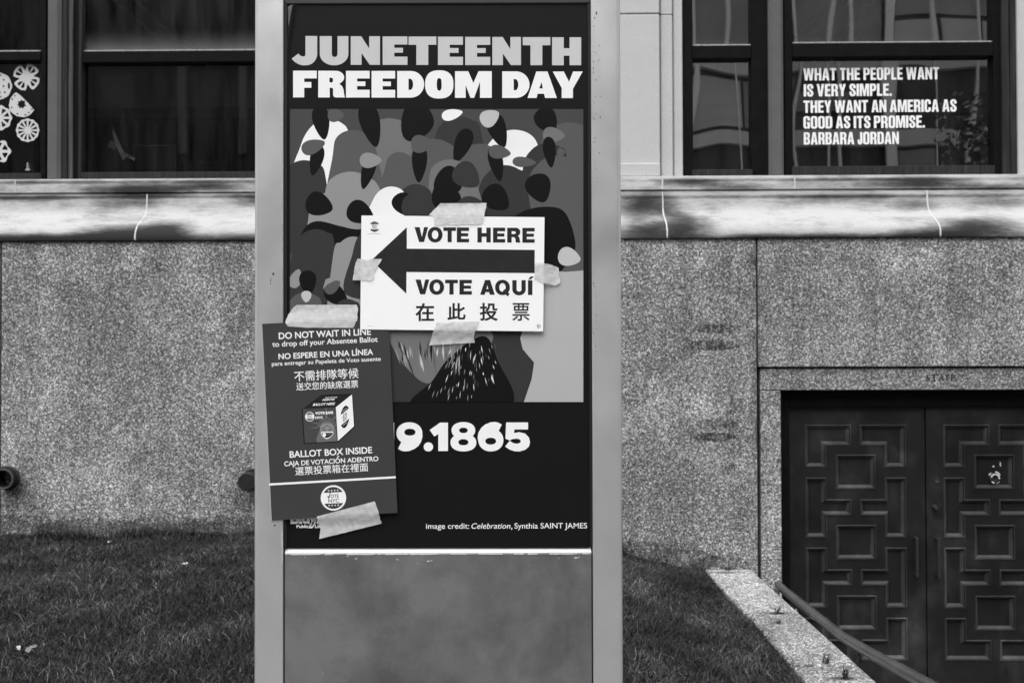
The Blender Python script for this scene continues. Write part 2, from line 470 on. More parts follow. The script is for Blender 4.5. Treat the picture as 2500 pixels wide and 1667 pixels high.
def bold_cap(ch):                                # the arrow sign's bold capitals in a unit box, y down
    s, a = .33, .24
    if ch == 'V': return [(0, 0), (.38, 0), (.545, .66), (.70, 0), (1, 0), (.70, 1), (.34, 1)], []
    if ch == 'O': return sup(.5, .5, .5, .52, 2.1), [sup(.5, .5, .215, .29, 2.1, 32)]
    if ch == 'Q': return sup(.5, .5, .5, .52, 2.1), [sup(.5, .5, .215, .29, 2.1, 32)]
    if ch == 'T': return [(0, 0), (1, 0), (1, a), (.665, a), (.665, 1), (.335, 1), (.335, a), (0, a)], []
    if ch == 'E': return [(0, 0), (1, 0), (1, a), (.36, a), (.36, .39), (.93, .39), (.93, .60), (.36, .60), (.36, .765), (1, .765), (1, 1), (0, 1)], []
    if ch == 'H': return [(0, 0), (s, 0), (s, .37), (1 - s, .37), (1 - s, 0), (1, 0), (1, 1), (1 - s, 1), (1 - s, .62), (s, .62), (s, 1), (0, 1)], []
    if ch == 'R': return [(0, 0), (.62, 0)] + arc(.65, .29, .33, .29, -90, 55, 10) + [(.79, .56), (.90, .63), (.935, .75), (.95, .90), (1, 1), (.66, 1), (.62, .90), (.61, .75), (.56, .66), (.48, .63), (s, .63), (s, 1), (0, 1)], [[(s, .23), (.54, .23), (.62, .26), (.645, .325), (.62, .39), (.54, .42), (s, .42)]]
    if ch == 'A': return [(.33, 0), (.68, 0), (1, 1), (.67, 1), (.61, .82), (.37, .82), (.31, 1), (0, 1)], [[(.43, .62), (.555, .62), (.495, .33)]]
    if ch == 'U': return [(0, 0), (.32, 0), (.32, .62)] + arc(.5, .64, .18, .135, 180, 0, 10) + [(.68, .62), (.68, 0), (1, 0)] + arc(.5, .62, .5, .405, 0, 180, 22), []
    if ch == 'I': return [(0, 0), (1, 0), (1, 1), (0, 1)], []
def put_bold(mb, ch, x0, x1, y0, y1, f, layer=0, mi=0):
    o, hs = bold_cap(ch)
    t = lambda l: [(x0 + p[0] * (x1 - x0), y0 + p[1] * (y1 - y0)) for p in l]
    mb.flat(t(o), [t(h) for h in hs], f, layer, mi)
def ribbon(path, th):
    L_, R_ = [], []
    for i, p in enumerate(path):
        a, c = path[max(0, i - 1)], path[min(len(path) - 1, i + 1)]
        l = math.hypot(c[0] - a[0], c[1] - a[1]); nx, ny = -(c[1] - a[1]) / l * th / 2, (c[0] - a[0]) / l * th / 2
        L_.append((p[0] + nx, p[1] + ny)); R_.append((p[0] - nx, p[1] - ny))
    return L_ + R_[::-1]
def rrect(x0, x1, y0, y1, r, ry=None):
    ry = ry or r
    return arc(x1 - r, y0 + ry, r, ry, -90, 0, 5) + arc(x1 - r, y1 - ry, r, ry, 0, 90, 5) + arc(x0 + r, y1 - ry, r, ry, 90, 180, 5) + arc(x0 + r, y0 + ry, r, ry, 180, 270, 5)
def narrow(ch):                                  # condensed poster capitals: width, list of (outline, holes), cap height 1, y down
    S, A = .175, .17
    rc = lambda x0, x1, y0, y1: [(x0, y0), (x1, y0), (x1, y1), (x0, y1)]
    if ch == 'I': return S, [(rc(0, S, 0, 1), [])]
    if ch == '.': return S * .9, [(rc(0, S * .9, .81, 1), [])]
    if ch == 'H': return .49, [([(0, 0), (S, 0), (S, .41), (.49 - S, .41), (.49 - S, 0), (.49, 0), (.49, 1), (.49 - S, 1), (.49 - S, .58), (S, .58), (S, 1), (0, 1)], [])]
    if ch == 'T': return .46, [([(0, 0), (.46, 0), (.46, A), (.23 + S / 2, A), (.23 + S / 2, 1), (.23 - S / 2, 1), (.23 - S / 2, A), (0, A)], [])]
    if ch == 'E': return .40, [([(0, 0), (.40, 0), (.40, A), (S, A), (S, .41), (.37, .41), (.37, .58), (S, .58), (S, 1 - A), (.40, 1 - A), (.40, 1), (0, 1)], [])]
    if ch == 'L': return .38, [([(0, 0), (S, 0), (S, 1 - A), (.38, 1 - A), (.38, 1), (0, 1)], [])]
    if ch == 'P': return .46, [([(0, 0), (.28, 0)] + arc(.28, .2, .18, .2, -90, 0, 6) + arc(.28, .40, .18, .2, 0, 90, 6) + [(S, .60), (S, 1), (0, 1)], [[(S, .15), (.25, .15), (.29, .19), (.29, .41), (.25, .45), (S, .45)]])]
    if ch == 'R': return .48, [([(0, 0), (.29, 0)] + arc(.29, .2, .18, .2, -90, 0, 6) + [(.47, .36), (.44, .47), (.38, .52), (.44, .56), (.47, .64), (.47, .88), (.49, 1), (.31, 1), (.295, .9), (.295, .68), (.26, .60), (S, .60), (S, 1), (0, 1)], [[(S, .15), (.25, .15), (.295, .19), (.295, .40), (.25, .45), (S, .45)]])]
    if ch == 'B': return .47, [([(0, 0), (.28, 0)] + arc(.28, .19, .18, .19, -90, 0, 6) + [(.46, .34), (.43, .45), (.37, .49), (.44, .54), (.47, .64), (.47, .78)] + arc(.28, .8, .19, .2, 0, 90, 6) + [(0, 1)], [[(S, .15), (.25, .15), (.285, .19), (.285, .37), (.25, .42), (S, .42)], [(S, .56), (.25, .56), (.29, .60), (.29, .81), (.25, .85), (S, .85)]])]
    if ch == 'D': return .48, [([(0, 0), (.28, 0)] + arc(.28, .2, .2, .2, -90, 0, 6) + arc(.28, .8, .2, .2, 0, 90, 6) + [(0, 1)], [[(S, .15), (.26, .15), (.305, .19), (.305, .81), (.26, .85), (S, .85)]])]
    if ch == 'O': return .48, [(rrect(0, .48, -.015, 1.015, .19, .2), [rrect(S, .48 - S, .14, .86, .06, .06)])]
    if ch == 'C': return .46, [([(.46, .36), (.46 - S, .36), (.46 - S, .19), (.25, .14), (.21, .14), (S, .19), (S, .81), (.21, .86), (.25, .86), (.46 - S, .81), (.46 - S, .64), (.46, .64)] + arc(.27, .815, .19, .2, 0, 90, 6) + arc(.19, .815, .19, .2, 90, 180, 6) + arc(.19, .185, .19, .2, 180, 270, 6) + arc(.27, .185, .19, .2, 270, 360, 6), [])]
    if ch == 'G': return .47, [([(.47, .34), (.47 - S, .34), (.47 - S, .19), (.25, .14), (.21, .14), (S, .19), (S, .81), (.21, .86), (.25, .86), (.47 - S, .81), (.47 - S, .63), (.24, .63), (.24, .47), (.47, .47), (.47, 1), (.36, 1), (.34, .95)] + arc(.19, .815, .19, .2, 80, 180, 6) + arc(.19, .185, .19, .2, 180, 270, 6) + arc(.28, .185, .19, .2, 270, 360, 6), [])]
    if ch == 'S': return .45, [(ribbon([(.365, .36), (.365, .2), (.32, .09), (.225, .07), (.13, .09), (.088, .19), (.088, .28), (.12, .38), (.225, .49), (.33, .61), (.365, .71), (.365, .81), (.32, .91), (.225, .93), (.13, .91), (.088, .8), (.088, .63)], S), [])]
    if ch == 'J': return .36, [([(.36 - S, 0), (.36, 0)] + arc(.19, .815, .17, .2, 0, 90, 6) + arc(.15, .815, .15, .2, 90, 180, 6) + [(0, .62), (.14, .62), (.14, .80), (.16, .85), (.36 - S, .80)], [])]
    if ch == 'N': return .50, [([(0, 0), (.17, 0), (.345, .55), (.345, 0), (.5, 0), (.5, 1), (.345, 1), (.155, .42), (.155, 1), (0, 1)], [])]
    if ch == 'M': return .66, [([(0, 0), (.23, 0), (.33, .6), (.43, 0), (.66, 0), (.66, 1), (.505, 1), (.505, .3), (.39, 1), (.27, 1), (.155, .3), (.155, 1), (0, 1)], [])]
    if ch == 'A': return .52, [([(.155, 0), (.365, 0), (.52, 1), (.345, 1), (.325, .80), (.20, .80), (.175, 1), (0, 1)], [[(.215, .65), (.31, .65), (.262, .22)]])]
    if ch == 'V': return .52, [([(0, 0), (.175, 0), (.265, .70), (.345, 0), (.52, 0), (.365, 1), (.155, 1)], [])]
    if ch == 'Y': return .50, [([(0, 0), (.18, 0), (.25, .33), (.32, 0), (.5, 0), (.25 + S / 2, .62), (.25 + S / 2, 1), (.25 - S / 2, 1), (.25 - S / 2, .62)], [])]
    if ch == 'W': return .76, [([(0, 0), (.165, 0), (.215, .62), (.29, 0), (.465, 0), (.545, .62), (.595, 0), (.76, 0), (.64, 1), (.46, 1), (.38, .40), (.295, 1), (.12, 1)], [])]
def put_narrow(mb, body, p0, p1, cap, f, layer=0, mi=0):
    x, items = 0.0, []
    for ch in body:
        if ch == ' ': x += .20; continue
        wd, polys_ = narrow(ch); items.append((x, polys_)); x += wd + .055
    W_ = x - .055
    dx, dy = p1[0] - p0[0], p1[1] - p0[1]; ln = math.hypot(dx, dy); ux, uy = dy / ln, -dx / ln
    t = lambda ox, l: [(p0[0] + (ox + p[0]) / W_ * dx + (1 - p[1]) * cap * ux, p0[1] + (ox + p[0]) / W_ * dy + (1 - p[1]) * cap * uy) for p in l]
    for ox, polys_ in items:
        for o, hs in polys_: mb.flat(t(ox, o), [t(ox, h) for h in hs], f, layer, mi)
def disc(cx, cy, r, n=40): return [(cx + r * math.cos(2 * math.pi * i / n), cy + r * math.sin(2 * math.pi * i / n)) for i in range(n)]
def star(cx, cy, r):
    return [(cx + (r if i % 2 == 0 else r * .42) * math.sin(math.pi * i / 5), cy - (r if i % 2 == 0 else r * .42) * math.cos(math.pi * i / 5)) for i in range(10)]
def smooth_closed(pts, k=6):
    n, o = len(pts), []
    for i in range(n):
        p0, p1, p2, p3 = pts[i - 1], pts[i], pts[(i + 1) % n], pts[(i + 2) % n]
        for j in range(k):
            t = j / k
            o.append(tuple(.5 * (2 * p1[c] + (p2[c] - p0[c]) * t + (2 * p0[c] - 5 * p1[c] + 4 * p2[c] - p3[c]) * t * t + (3 * p1[c] - p0[c] - 3 * p2[c] + p3[c]) * t ** 3) for c in (0, 1)))
    return o
def emblem(mb, f, cx, cy, r, rot, layer, disc_mi, ink_mi, ring=True, shear=None):
    ca, sa = math.cos(rot), math.sin(rot)
    def g(x, y, l):
        if shear: return f(cx + x * shear[0][0] + y * shear[1][0], cy + x * shear[0][1] + y * shear[1][1], l)
        return f(cx + x * ca - y * sa, cy + x * sa + y * ca, l)
    if ring: mb.flat(disc(0, 0, r), [], g, layer, disc_mi)
    q = r * .86 if ring else r
    for s in (-1, 1):
        a = math.degrees(math.asin(.5))
        seg = arc(0, 0, q, q, (180 + a), (360 - a), 16)
        seg = [(x, y * (1 if s < 0 else -1)) for x, y in seg]
        mb.flat(seg, [], g, layer + 1, ink_mi)
        for i in range(4):
            mb.flat(star((i - 1.5) * r * .24, s * q * .68, r * .085), [], g, layer + 2, disc_mi)
    v = [(-.47, -.16), (-.41, -.2), (-.36, -.1), (-.26, -.42), (-.19, -.42), (-.33, .04), (-.39, .04)]
    mb.flat([(x * r, y * r) for x, y in v], [], g, layer + 1, ink_mi)
    put_text(mb, 'OTE', (-.21 * r, 0), (.42 * r, 0), .28 * r, g, layer + 1, .012, 0, ink_mi)
    put_text(mb, 'NYC', (-.41 * r, .36 * r), (.43 * r, .36 * r), .28 * r, g, layer + 1, .012, 0, ink_mi)

# ================================================================== THE SETTING: ground
GX0, GX1, GY0, GY1 = 1.20, 4.05, 0.9, 4.6      # the sunken area in front of the staff door
b = MB()
for (x0, x1, y0, y1) in ((-120, 120, -120, GY0), (-120, GX0, GY0, 8), (GX1, 120, GY0, 8), (-120, 120, 8, 120)):
    b.face([(x0, y0, 0), (x1, y0, 0), (x1, y1, 0), (x0, y1, 0)])
tag(obj('pavement', b, M['pavement']), 'pale pavement that the information kiosk stands on', 'pavement', kind='structure')
b = MB()
b.box(GX0 + .02, GX1 - .02, 2.35, GY1, -.75, -.60)
for i in range(4):
    b.box(GX0 + .02, GX1 - .02, 2.35 - .3 * (i + 1), 2.35 - .3 * i - .002, -.75, -.60 + .15 * (i + 1), .006)
tag(obj('areaway_steps', b, M['pavement']), 'sunken landing and steps in front of the dark double doors', 'steps', kind='structure')

def sstep(t): t = np.clip(t, 0, 1); return t * t * (3 - 2 * t)
def gz(x, y):
    x = np.asarray(x, float); y = np.asarray(y, float)
    top = .245 + .235 * sstep((1.45 - x) / 1.6)
    wob = .012 * np.sin(x * 3.1 + y * 1.7) + .008 * np.sin(x * 7.3 - y * 5.1)
    return (top + wob) * sstep((y - .25) / 1.1) - .004
def lawn_mesh(name, x0, x1, label):
    xs = np.linspace(x0, x1, max(8, int((x1 - x0) / .08))); ys = np.linspace(.27, 4.075, 60)
    b = MB()
    X, Y = np.meshgrid(xs, ys); Z = gz(np.minimum(X, 1.2), Y)
    b.v = list(zip(X.ravel().tolist(), Y.ravel().tolist(), Z.ravel().tolist()))
    nx = len(xs)
    for j in range(len(ys) - 1):
        for i in range(nx - 1):
            b.f.append((j * nx + i, j * nx + i + 1, (j + 1) * nx + i + 1, (j + 1) * nx + i)); b.m.append(0)
    o = obj(name, b, M['soil'], smooth=80)
    return tag(o, label, 'lawn', kind='structure')
lawn_mesh('lawn', -9, 1.19, 'dark lawn rising to the granite wall behind the kiosk')
lawn_mesh('lawn', 4.06, 9, 'dark lawn beyond the sunken doorway')

# ================================================================== THE LIBRARY
lib = empty('stone_building', B_LOC, 'granite and limestone public building with dark windows and sunken bronze doors', 'building', rot=(0, 0, YAW))
def zc(py, d, px=300): return wl(px, py, d).z
def xc(px, d, py=500): return wl(px, py, d).x

# granite base
Z_TOP = zc(588, 0.0)
jx1, jx2, jx3 = xc(0.5, 0), xc(5, 0), xc(1847, 0)
Z_UP = zc(895, 0, 2100)
Z_LINT_B = zc(952, .02, 2100)
X_J0, X_J1 = xc(1853, .02), xc(1903, .02)
lx0 = xc(1923, .16, 1000); LEAF_W = .878
lxm = xc(2256.5, .16, 1000); LEAF_W = lxm - lx0
X_D1 = lxm + LEAF_W + .008                      # right end of the second leaf
X_J2 = X_D1 + (lx0 - X_J1); X_J3 = X_J2 + (X_J1 - X_J0)
gap = .005
ghost = []
for (px, py, rx, rz, k) in ((1745, 802, .2, .045, .75), (1740, 843, .24, .05, .8), (1748, 1035, .2, .05, .7), (1742, 1066, .2, .042, .85), (1688, 855, .1, .04, .5), (1530, 720, .14, .035, .4), (1780, 1140, .07, .06, .4), (1838, 640, .04, .1, .45)):
    p = wl(px, py, 0); ghost.append((p.x, p.z, rx, rz, k))
def dirt(pts):
    o = []
    for px, py, rx, rz, k in pts:
        p = wl(px, py, 0); o.append((p.x, p.z, rx, rz, k))
    return o
ghost += dirt(((1560, 1345, .45, .10, .5), (1660, 1365, .4, .10, .55), (1760, 1385, .3, .12, .6), (1845, 1000, .05, .5, .35)))
M['granite_marked'] = granite('granite_marked', .93, ghost)
M['granite_base'] = granite('granite_base', .93, dirt(((40, 1285, .7, .11, .55), (230, 1292, .6, .10, .5), (400, 1292, .6, .12, .55), (560, 1288, .5, .12, .55), (12, 1230, .12, .3, .45), (600, 1210, .12, .16, .5), (480, 640, .5, .1, .25), (120, 700, .4, .12, .2))))
def block(x0, x1, z0, z1, y0=0.0, mat=None, name='granite_block', y1=.12, bev=.004, label=None):
    b = MB(); b.box(x0, x1, y0, y1, z0, z1, bev); return obj(name, b, mat or M['granite'], lib, label=label)
block(-9, jx1, -.7, Z_TOP)
block(jx2, -.15, -.7, Z_TOP, mat=M['granite_base'])
block(-.143, jx3 - gap, -.7, Z_TOP, mat=M['granite_marked'], label='granite block with worn dark ghost marks of old lettering')
block(jx3 + gap, X_J3 + .05, Z_UP, Z_TOP)
block(X_J3 + .06, 9, -.7, Z_TOP)
lintel = block(X_J0, X_J3, Z_LINT_B, Z_UP - .010, .022, name='lintel', y1=.2)
block(X_J0, X_J1, -.7, Z_LINT_B - .003, .022, name='jamb', y1=.2)
block(X_J2, X_J3, -.7, Z_LINT_B - .003, .022, name='jamb', y1=.2)
b = MB(); b.box(-9, X_J1 + .03, .14, .2, -.7, Z_TOP); b.box(X_J2 - .03, 9, .14, .2, -.7, Z_TOP); b.box(X_J1, X_J2, .14, .2, Z_LINT_B + .02, Z_TOP)
obj('backing_wall', b, M['shadow_gap'], lib)
# carved STAFF
def LF(px, py, l): return wl(px, py, .0215 - .0002 * l)
b = MB()
def serif_bar(x, y, ww, hh): b.flat([(x, y), (x + ww, y), (x + ww, y + hh), (x, y + hh)], [], LF, 0)
y0, y1 = 914, 930.5
put_text(b, 'S', (2261, y1), (2271, y1), 16.5, LF, 0, .004)
serif_bar(2279.5, y0, 3, 16); serif_bar(2273, y0, 16, 1.8); serif_bar(2273, y0, 1.3, 5); serif_bar(2287.8, y0, 1.3, 5); serif_bar(2277, y1 - 1.4, 8, 1.4)
b.flat([(2291.5, y1), (2297, y0), (2299, y0), (2305, y1), (2301.6, y1), (2297.4, y0 + 4.5), (2293, y1)], [], LF, 0); serif_bar(2293.5, y0 + 10, 8, 1.4); serif_bar(2289.5, y1 - 1.3, 5.5, 1.3); serif_bar(2300, y1 - 1.3, 7, 1.3)
for xx in (2308.5, 2320):
    serif_bar(xx + 1.4, y0, 3, 16); serif_bar(xx, y0, 10, 1.6); serif_bar(xx + 9, y0, 1.2, 4.5); serif_bar(xx + 2, y0 + 7, 6.5, 1.5); serif_bar(xx + 7.6, y0 + 5.4, 1, 4.6); serif_bar(xx, y1 - 1.3, 6.4, 1.3)
obj('carved_lettering', b, M['shadow_gap'], lintel)

# limestone water table with mortar joints
prof_px = [(432.5, .36), (437.0, .174), (439, .17), (469.5, .17), (470.5, .185), (474, .185), (475, .176), (500, .172), (514, .166), (523, .150), (531, .122), (538, .082), (545, .044), (552, .012), (559, -.008), (568, -.020), (582, -.024), (587, -.020), (588, .03)]
prof = [(zc(py, d), d) for py, d in prof_px]
prof[0] = (prof[1][0] + .012, .46)
def st(px, py, rx, rz, k):
    p = wl(px, py, .1); return (p.x, p.z, rx, rz, k)
stains = [st(330, 462, .42, .055, 1.05), st(490, 450, .3, .045, .8), st(60, 440, .25, .03, .4),
          st(325, 578, .42, .085, 1.15), st(430, 560, .22, .08, .9), st(140, 590, .8, .045, .8), st(560, 592, .6, .045, .6), st(620, 485, .25, .06, .6), st(20, 480, .5, .035, .55), st(320, 490, .35, .05, .6),
          st(1570, 500, .26, .14, 1.0), st(1580, 570, .3, .09, .9), st(1668, 560, .24, .12, .85), st(1660, 520, .14, .09, .45), st(1690, 440, .3, .04, .85), st(1810, 452, .3, .035, .45), st(1980, 592, 1.0, .05, .85),
          st(2260, 442, .42, .055, 1.05), st(2440, 452, .3, .03, .5), st(2370, 560, .4, .09, .95), st(2250, 580, .35, .06, .8), st(2240, 500, .2, .06, .55), st(2480, 490, .3, .04, .4), st(2050, 480, .6, .05, .35), st(1100, 560, .5, .1, .8), st(300, 495, 2.2, .075, .12), st(2050, 495, 2.0, .075, .12), st(300, 455, 2.2, .06, .2), st(2050, 450, 2.0, .06, .2), st(300, 477, 2.4, .018, .6), st(2050, 475, 2.2, .018, .6), st(300, 440, 2.4, .016, .5), st(2050, 434, 2.2, .016, .5), st(300, 592, 2.4, .06, .5), st(2050, 590, 2.2, .06, .5)]
M['limestone_stained'] = limestone('limestone_stained', .43, stains)
b = MB()
xs_ = [-9 + .3 * i for i in range(61)]
n = len(prof)
for x in xs_:
    for z, d in prof: b.v.append((x, d, z))
for i in range(len(xs_) - 1):
    for k in range(n - 1):
        b.f.append((i * n + k, (i + 1) * n + k, (i + 1) * n + k + 1, i * n + k + 1)); b.m.append(0)
obj('water_table', b, M['limestone_stained'], lib, smooth=38)
def joint(px, py, k0, k1, wd=.0042):
    d0 = prof_px[k0][1]
    xj = wl(px, py, d0).x
    b = MB(); ptsL, ptsR = [], []
    for i in range(k0, k1 + 1):
        z, d = prof[i]
        wv = wd * (.8 + .5 * random.random()); o = random.uniform(-.0015, .0015)
        ptsL.append((xj - wv + o, d - .0025, z)); ptsR.append((xj + wv + o, d - .0025, z))
    for i in range(len(ptsL) - 1): b.face([ptsL[i], ptsR[i], ptsR[i + 1], ptsL[i + 1]])
    obj('mortar_joint', b, M['mortar'], lib)
joint(360, 480, 6, 17); joint(1617.5, 480, 6, 17); joint(2263, 480, 6, 17); joint(-250, 480, 6, 17)
joint(1617, 445, 2, 3, .005); joint(1940, 440, 2, 3, .004); joint(890, 480, 6, 17); joint(38, 455, 2, 3, .003)

# upper wall of pale limestone between and above the windows
Z_SILL = prof[1][0] + .008
Z_WTOP = zc(-420, .3)
def stone(px0, px1, py_t, py_b, d0, d1=.62, name='pilaster', mat=None, bev=.006, zb=None):
    x0, x1 = xc(px0, d0), xc(px1, d0)
    z1 = wl((px0 + px1) / 2, py_t, d0).z; z0 = zb if zb is not None else wl((px0 + px1) / 2, py_b, d0).z
    b = MB(); b.box(x0, x1, d0, d1, z0, z1, bev); return obj(name, b, mat or M['limestone'], lib)
stone(985, 1612.5, 37.5, 0, .245, zb=Z_SILL + .07)
stone(985, 1612.5, -420, 35.5, .245)
stone(985, 1613, 400, 0, .228, name='pilaster_base', zb=Z_SILL)
stone(1614.5, 1644, 37, 0, .285, zb=Z_SILL); stone(1614.5, 1644, -420, 36.5, .285)
stone(1645.5, 1668, -420, 0, .315, zb=Z_SILL, name='window_jamb')
stone(955, 984, -420, 0, .285, zb=Z_SILL, name='window_jamb')
stone(2488, 3600, -420, 0, .30, zb=Z_SILL)
b = MB(); b.box(-9, 9, .25, .62, Z_WTOP, 9.0, .01); b.box(-9, 9, .62, 6, 8.8, 9.0)
obj('upper_wall', b, M['limestone'], lib)
stone(112, 145, -420, 0, .30, zb=Z_SILL, name='mullion', mat=M['mullion'], bev=.02)
stone(1880, 1916, -420, 0, .31, zb=Z_SILL, name='mullion', mat=M['mullion'], bev=.02)

# windows
DG = .40
def WF(d):
    return lambda px, py, l=0: wl(px, py, d - .0006 * l)
def fb(b, px0, px1, py0, py1, d0, d1=.45, bev=.003, mi=0):
    x0, x1 = xc(px0, d0), xc(px1, d0); xm = (px0 + px1) / 2
    z1 = wl(xm, py0, d0).z; z0 = wl(xm, py1, d0).z if py1 is not None else Z_SILL - .004
    b.box(x0, x1, d0, d1, z0, z1, bev, mi)
def pane(parent, px0, px1, py0, py1, mat, d=DG):
    b = MB()
    x0, x1 = xc(px0, d), xc(px1, d); xm = (px0 + px1) / 2
    z1, z0 = wl(xm, py0, d).z, wl(xm, py1, d).z
    b.face([(x0 - .01, d, z0 - .01), (x1 + .01, d, z0 - .01), (x1 + .01, d, z1 + .01), (x0 - .01, d, z1 + .01)])
    return obj('pane', b, mat, parent)
def window(gx0, gx1, fx0, fx1, up_b, low_t, low_b, woodbits=(), gmats=None, label=None, m=None):
    b = MB()
    fb(b, fx0, gx0, -420, None, .355); fb(b, gx1, fx1, -420, None, .355)
    fb(b, gx0, gx1, up_b, low_t, .345, .44); fb(b, gx0 - 2, gx1 + 2, low_b, None, .34, .45, mi=1)
    fb(b, gx0, gx1, up_b - 3.2, up_b + .5, .372, .41, .002, 2)          # putty bead above the meeting rail
    for (p0, p1, d, mi) in woodbits: fb(b, p0, p1, -420, None, d, .45, .004, mi)
    o = obj('window', b, [M['frame_dark'], M['wood'], M['putty'], M['wood_pale']], lib, label=label)
    pane(o, gx0, gx1, -420, up_b, gmats[0]); pane(o, gx0, gx1, low_t, low_b, gmats[1])
    return o
M['putty'] = plain('putty', .3, .7, var=.5, vscale=40)
zl = wl(400, 125, DG).z; zr = wl(2100, 106, DG).z
gA = glass_mat('glass_dusty_upper', .11, .10, 1.3, (zl, .16, .22), 3.0, .03)
gB = glass_mat('glass_lower', .10, .10, 1.3, None, 5.0)
gC = glass_mat('glass_wavy_upper', .45, .22, 1.5, (zr, .05, .05), 1.0)
gD = glass_mat('glass_wavy_lower', .36, .30, 1.7, None, 8.0)
gE = glass_mat('glass_rolled', .46, .55, 1.5, None, 2.2)
win_a = window(-420, 98, -440, 111, 128, 149, 424, gmats=(gB, gB), label='window with paper cutouts behind its lower sash')
win_b = window(200, 905, 181, 925, 124, 151, 419, woodbits=((147, 163, .33, 1), (164.5, 177, .345, 3), (190, 199, .348, 1), (926, 952, .33, 1)), gmats=(gA, gB), label='wide dark window with a dusty upper pane')
win_c = window(1693, 1836, 1669, 1879, 112, 143, 414, gmats=(gC, gE), label='narrow window with wavy reflections')
win_d = window(1937, 2428, 1917, 2446, 105, 138, 405, woodbits=((2450, 2468, .33, 1), (2470, 2485, .32, 1)), gmats=(gC, gD), label='window with a white quotation on its lower pane')
# white quotation on the glass
b = MB(); f = WF(DG - .003)
for body, p0, p1 in (('WHAT THE PEOPLE WANT', (1961.4, 197.3), (2293, 194.3)), ('IS VERY SIMPLE.', (1962.2, 236.3), (2177, 234.6)), ('THEY WANT AN AMERICA AS', (1961.4, 276.2), (2335, 273)), ('GOOD AS ITS PROMISE.', (1961.4, 314.6), (2257.6, 312.2)), ('BARBARA JORDAN', (1962.2, 353.6), (2194.3, 352))):
    put_narrow(b, body, p0, p1, 29.8, f, 0)
obj('lettering', b, M['ink_white'], win_d)
# small latches
def latch(px, py, parent):
    b = MB(); p = wl(px, py, .39)
    b.box(p.x - .016, p.x + .016, .372, .395, p.z - .008, p.z + .006, .004); b.tube([(p.x, .385, p.z), (p.x, .378, p.z + .05)], [.011, .006])
    obj('latch', b, M['brass_worn'], parent, smooth=40)
latch(70, 416, win_a)

# rooms behind the glass
ZC = 4.28
b = MB(); b.box(-9, 9, .46, 5.2, ZC, ZC + .1); obj('ceiling', b, M['room_light'], lib)
b = MB(); b.box(-9, 9, 5.0, 5.1, -.7, ZC); b.box(-9, -8.9, .62, 5, -.7, ZC); b.box(8.9, 9, .62, 5, -.7, ZC); obj('interior_wall', b, M['room_dark'], lib)
b = MB(); b.box(-9, 9, 2.72, 3.1, 3.86, ZC - .003); obj('bulkhead', b, M['room'], lib)
b = MB(); b.box(-9, 9, .2, 5.1, 1.9, 2.0); obj('interior_floor', b, M['room_dark'], lib)
b = MB(); b.box(-1.6, -1.5, .62, 5, 2.0, ZC); obj('partition', b, M['room_dark'], lib)

# double doors
b = MB()
Z_DT = wl(2090, 993, .16).z
b.box(X_J1 - .02, lx0 - .003, .115, .2, -.6, Z_LINT_B + .02, .004); b.box(X_D1 + .003, X_J2 + .02, .115, .2, -.6, Z_LINT_B + .02, .004)
b.box(lx0 - .003, X_D1 + .003, .115, .2, Z_DT + .004, Z_LINT_B + .02, .004)
b.box(lx0 - .003, X_D1 + .003, .128, .2, Z_DT + .002, Z_DT + .02, .003)
obj('door_frame', b, M['frame_dark'], lib)
S7 = LEAF_W / (1415 - 255)
Lp = [(400, 300), (790, 300), (790, 480), (580, 480), (580, 665), (400, 665)]
def Tp(o): return [(400, 750 + o), (580, 750 + o), (580, 935 + o), (790, 935 + o), (790, 1075 + o), (580, 1075 + o), (580, 1262 + o), (400, 1262 + o)]
Lb = [(400, 1938), (580, 1938), (580, 2123), (790, 2123), (790, 2300), (400, 2300)]
def sq(o): return [(660, 555 + o), (997, 555 + o), (997, 850 + o), (660, 850 + o)]
mir = lambda P: [(1655 - u, v) for u, v in P][::-1]
polys = []
for P in (Lp, Tp(0), Tp(594), Lb): polys += [P, mir(P)]
polys += [sq(0), sq(597), sq(1195)]
def inset(P, t):
    n, o = len(P), []
    area = sum(P[i][0] * P[(i + 1) % n][1] - P[(i + 1) % n][0] * P[i][1] for i in range(n))
    s = 1 if area > 0 else -1
    for i in range(n):
        a, c, e = P[i - 1], P[i], P[(i + 1) % n]
        def nrm(p, q):
            l = math.hypot(q[0] - p[0], q[1] - p[1]); return (-(q[1] - p[1]) / l * s, (q[0] - p[0]) / l * s)
        n1, n2 = nrm(a, c), nrm(c, e)
        o.append((c[0] + (n1[0] + n2[0]) * t, c[1] + (n1[1] + n2[1]) * t))
    return o
Z_DB = -.595
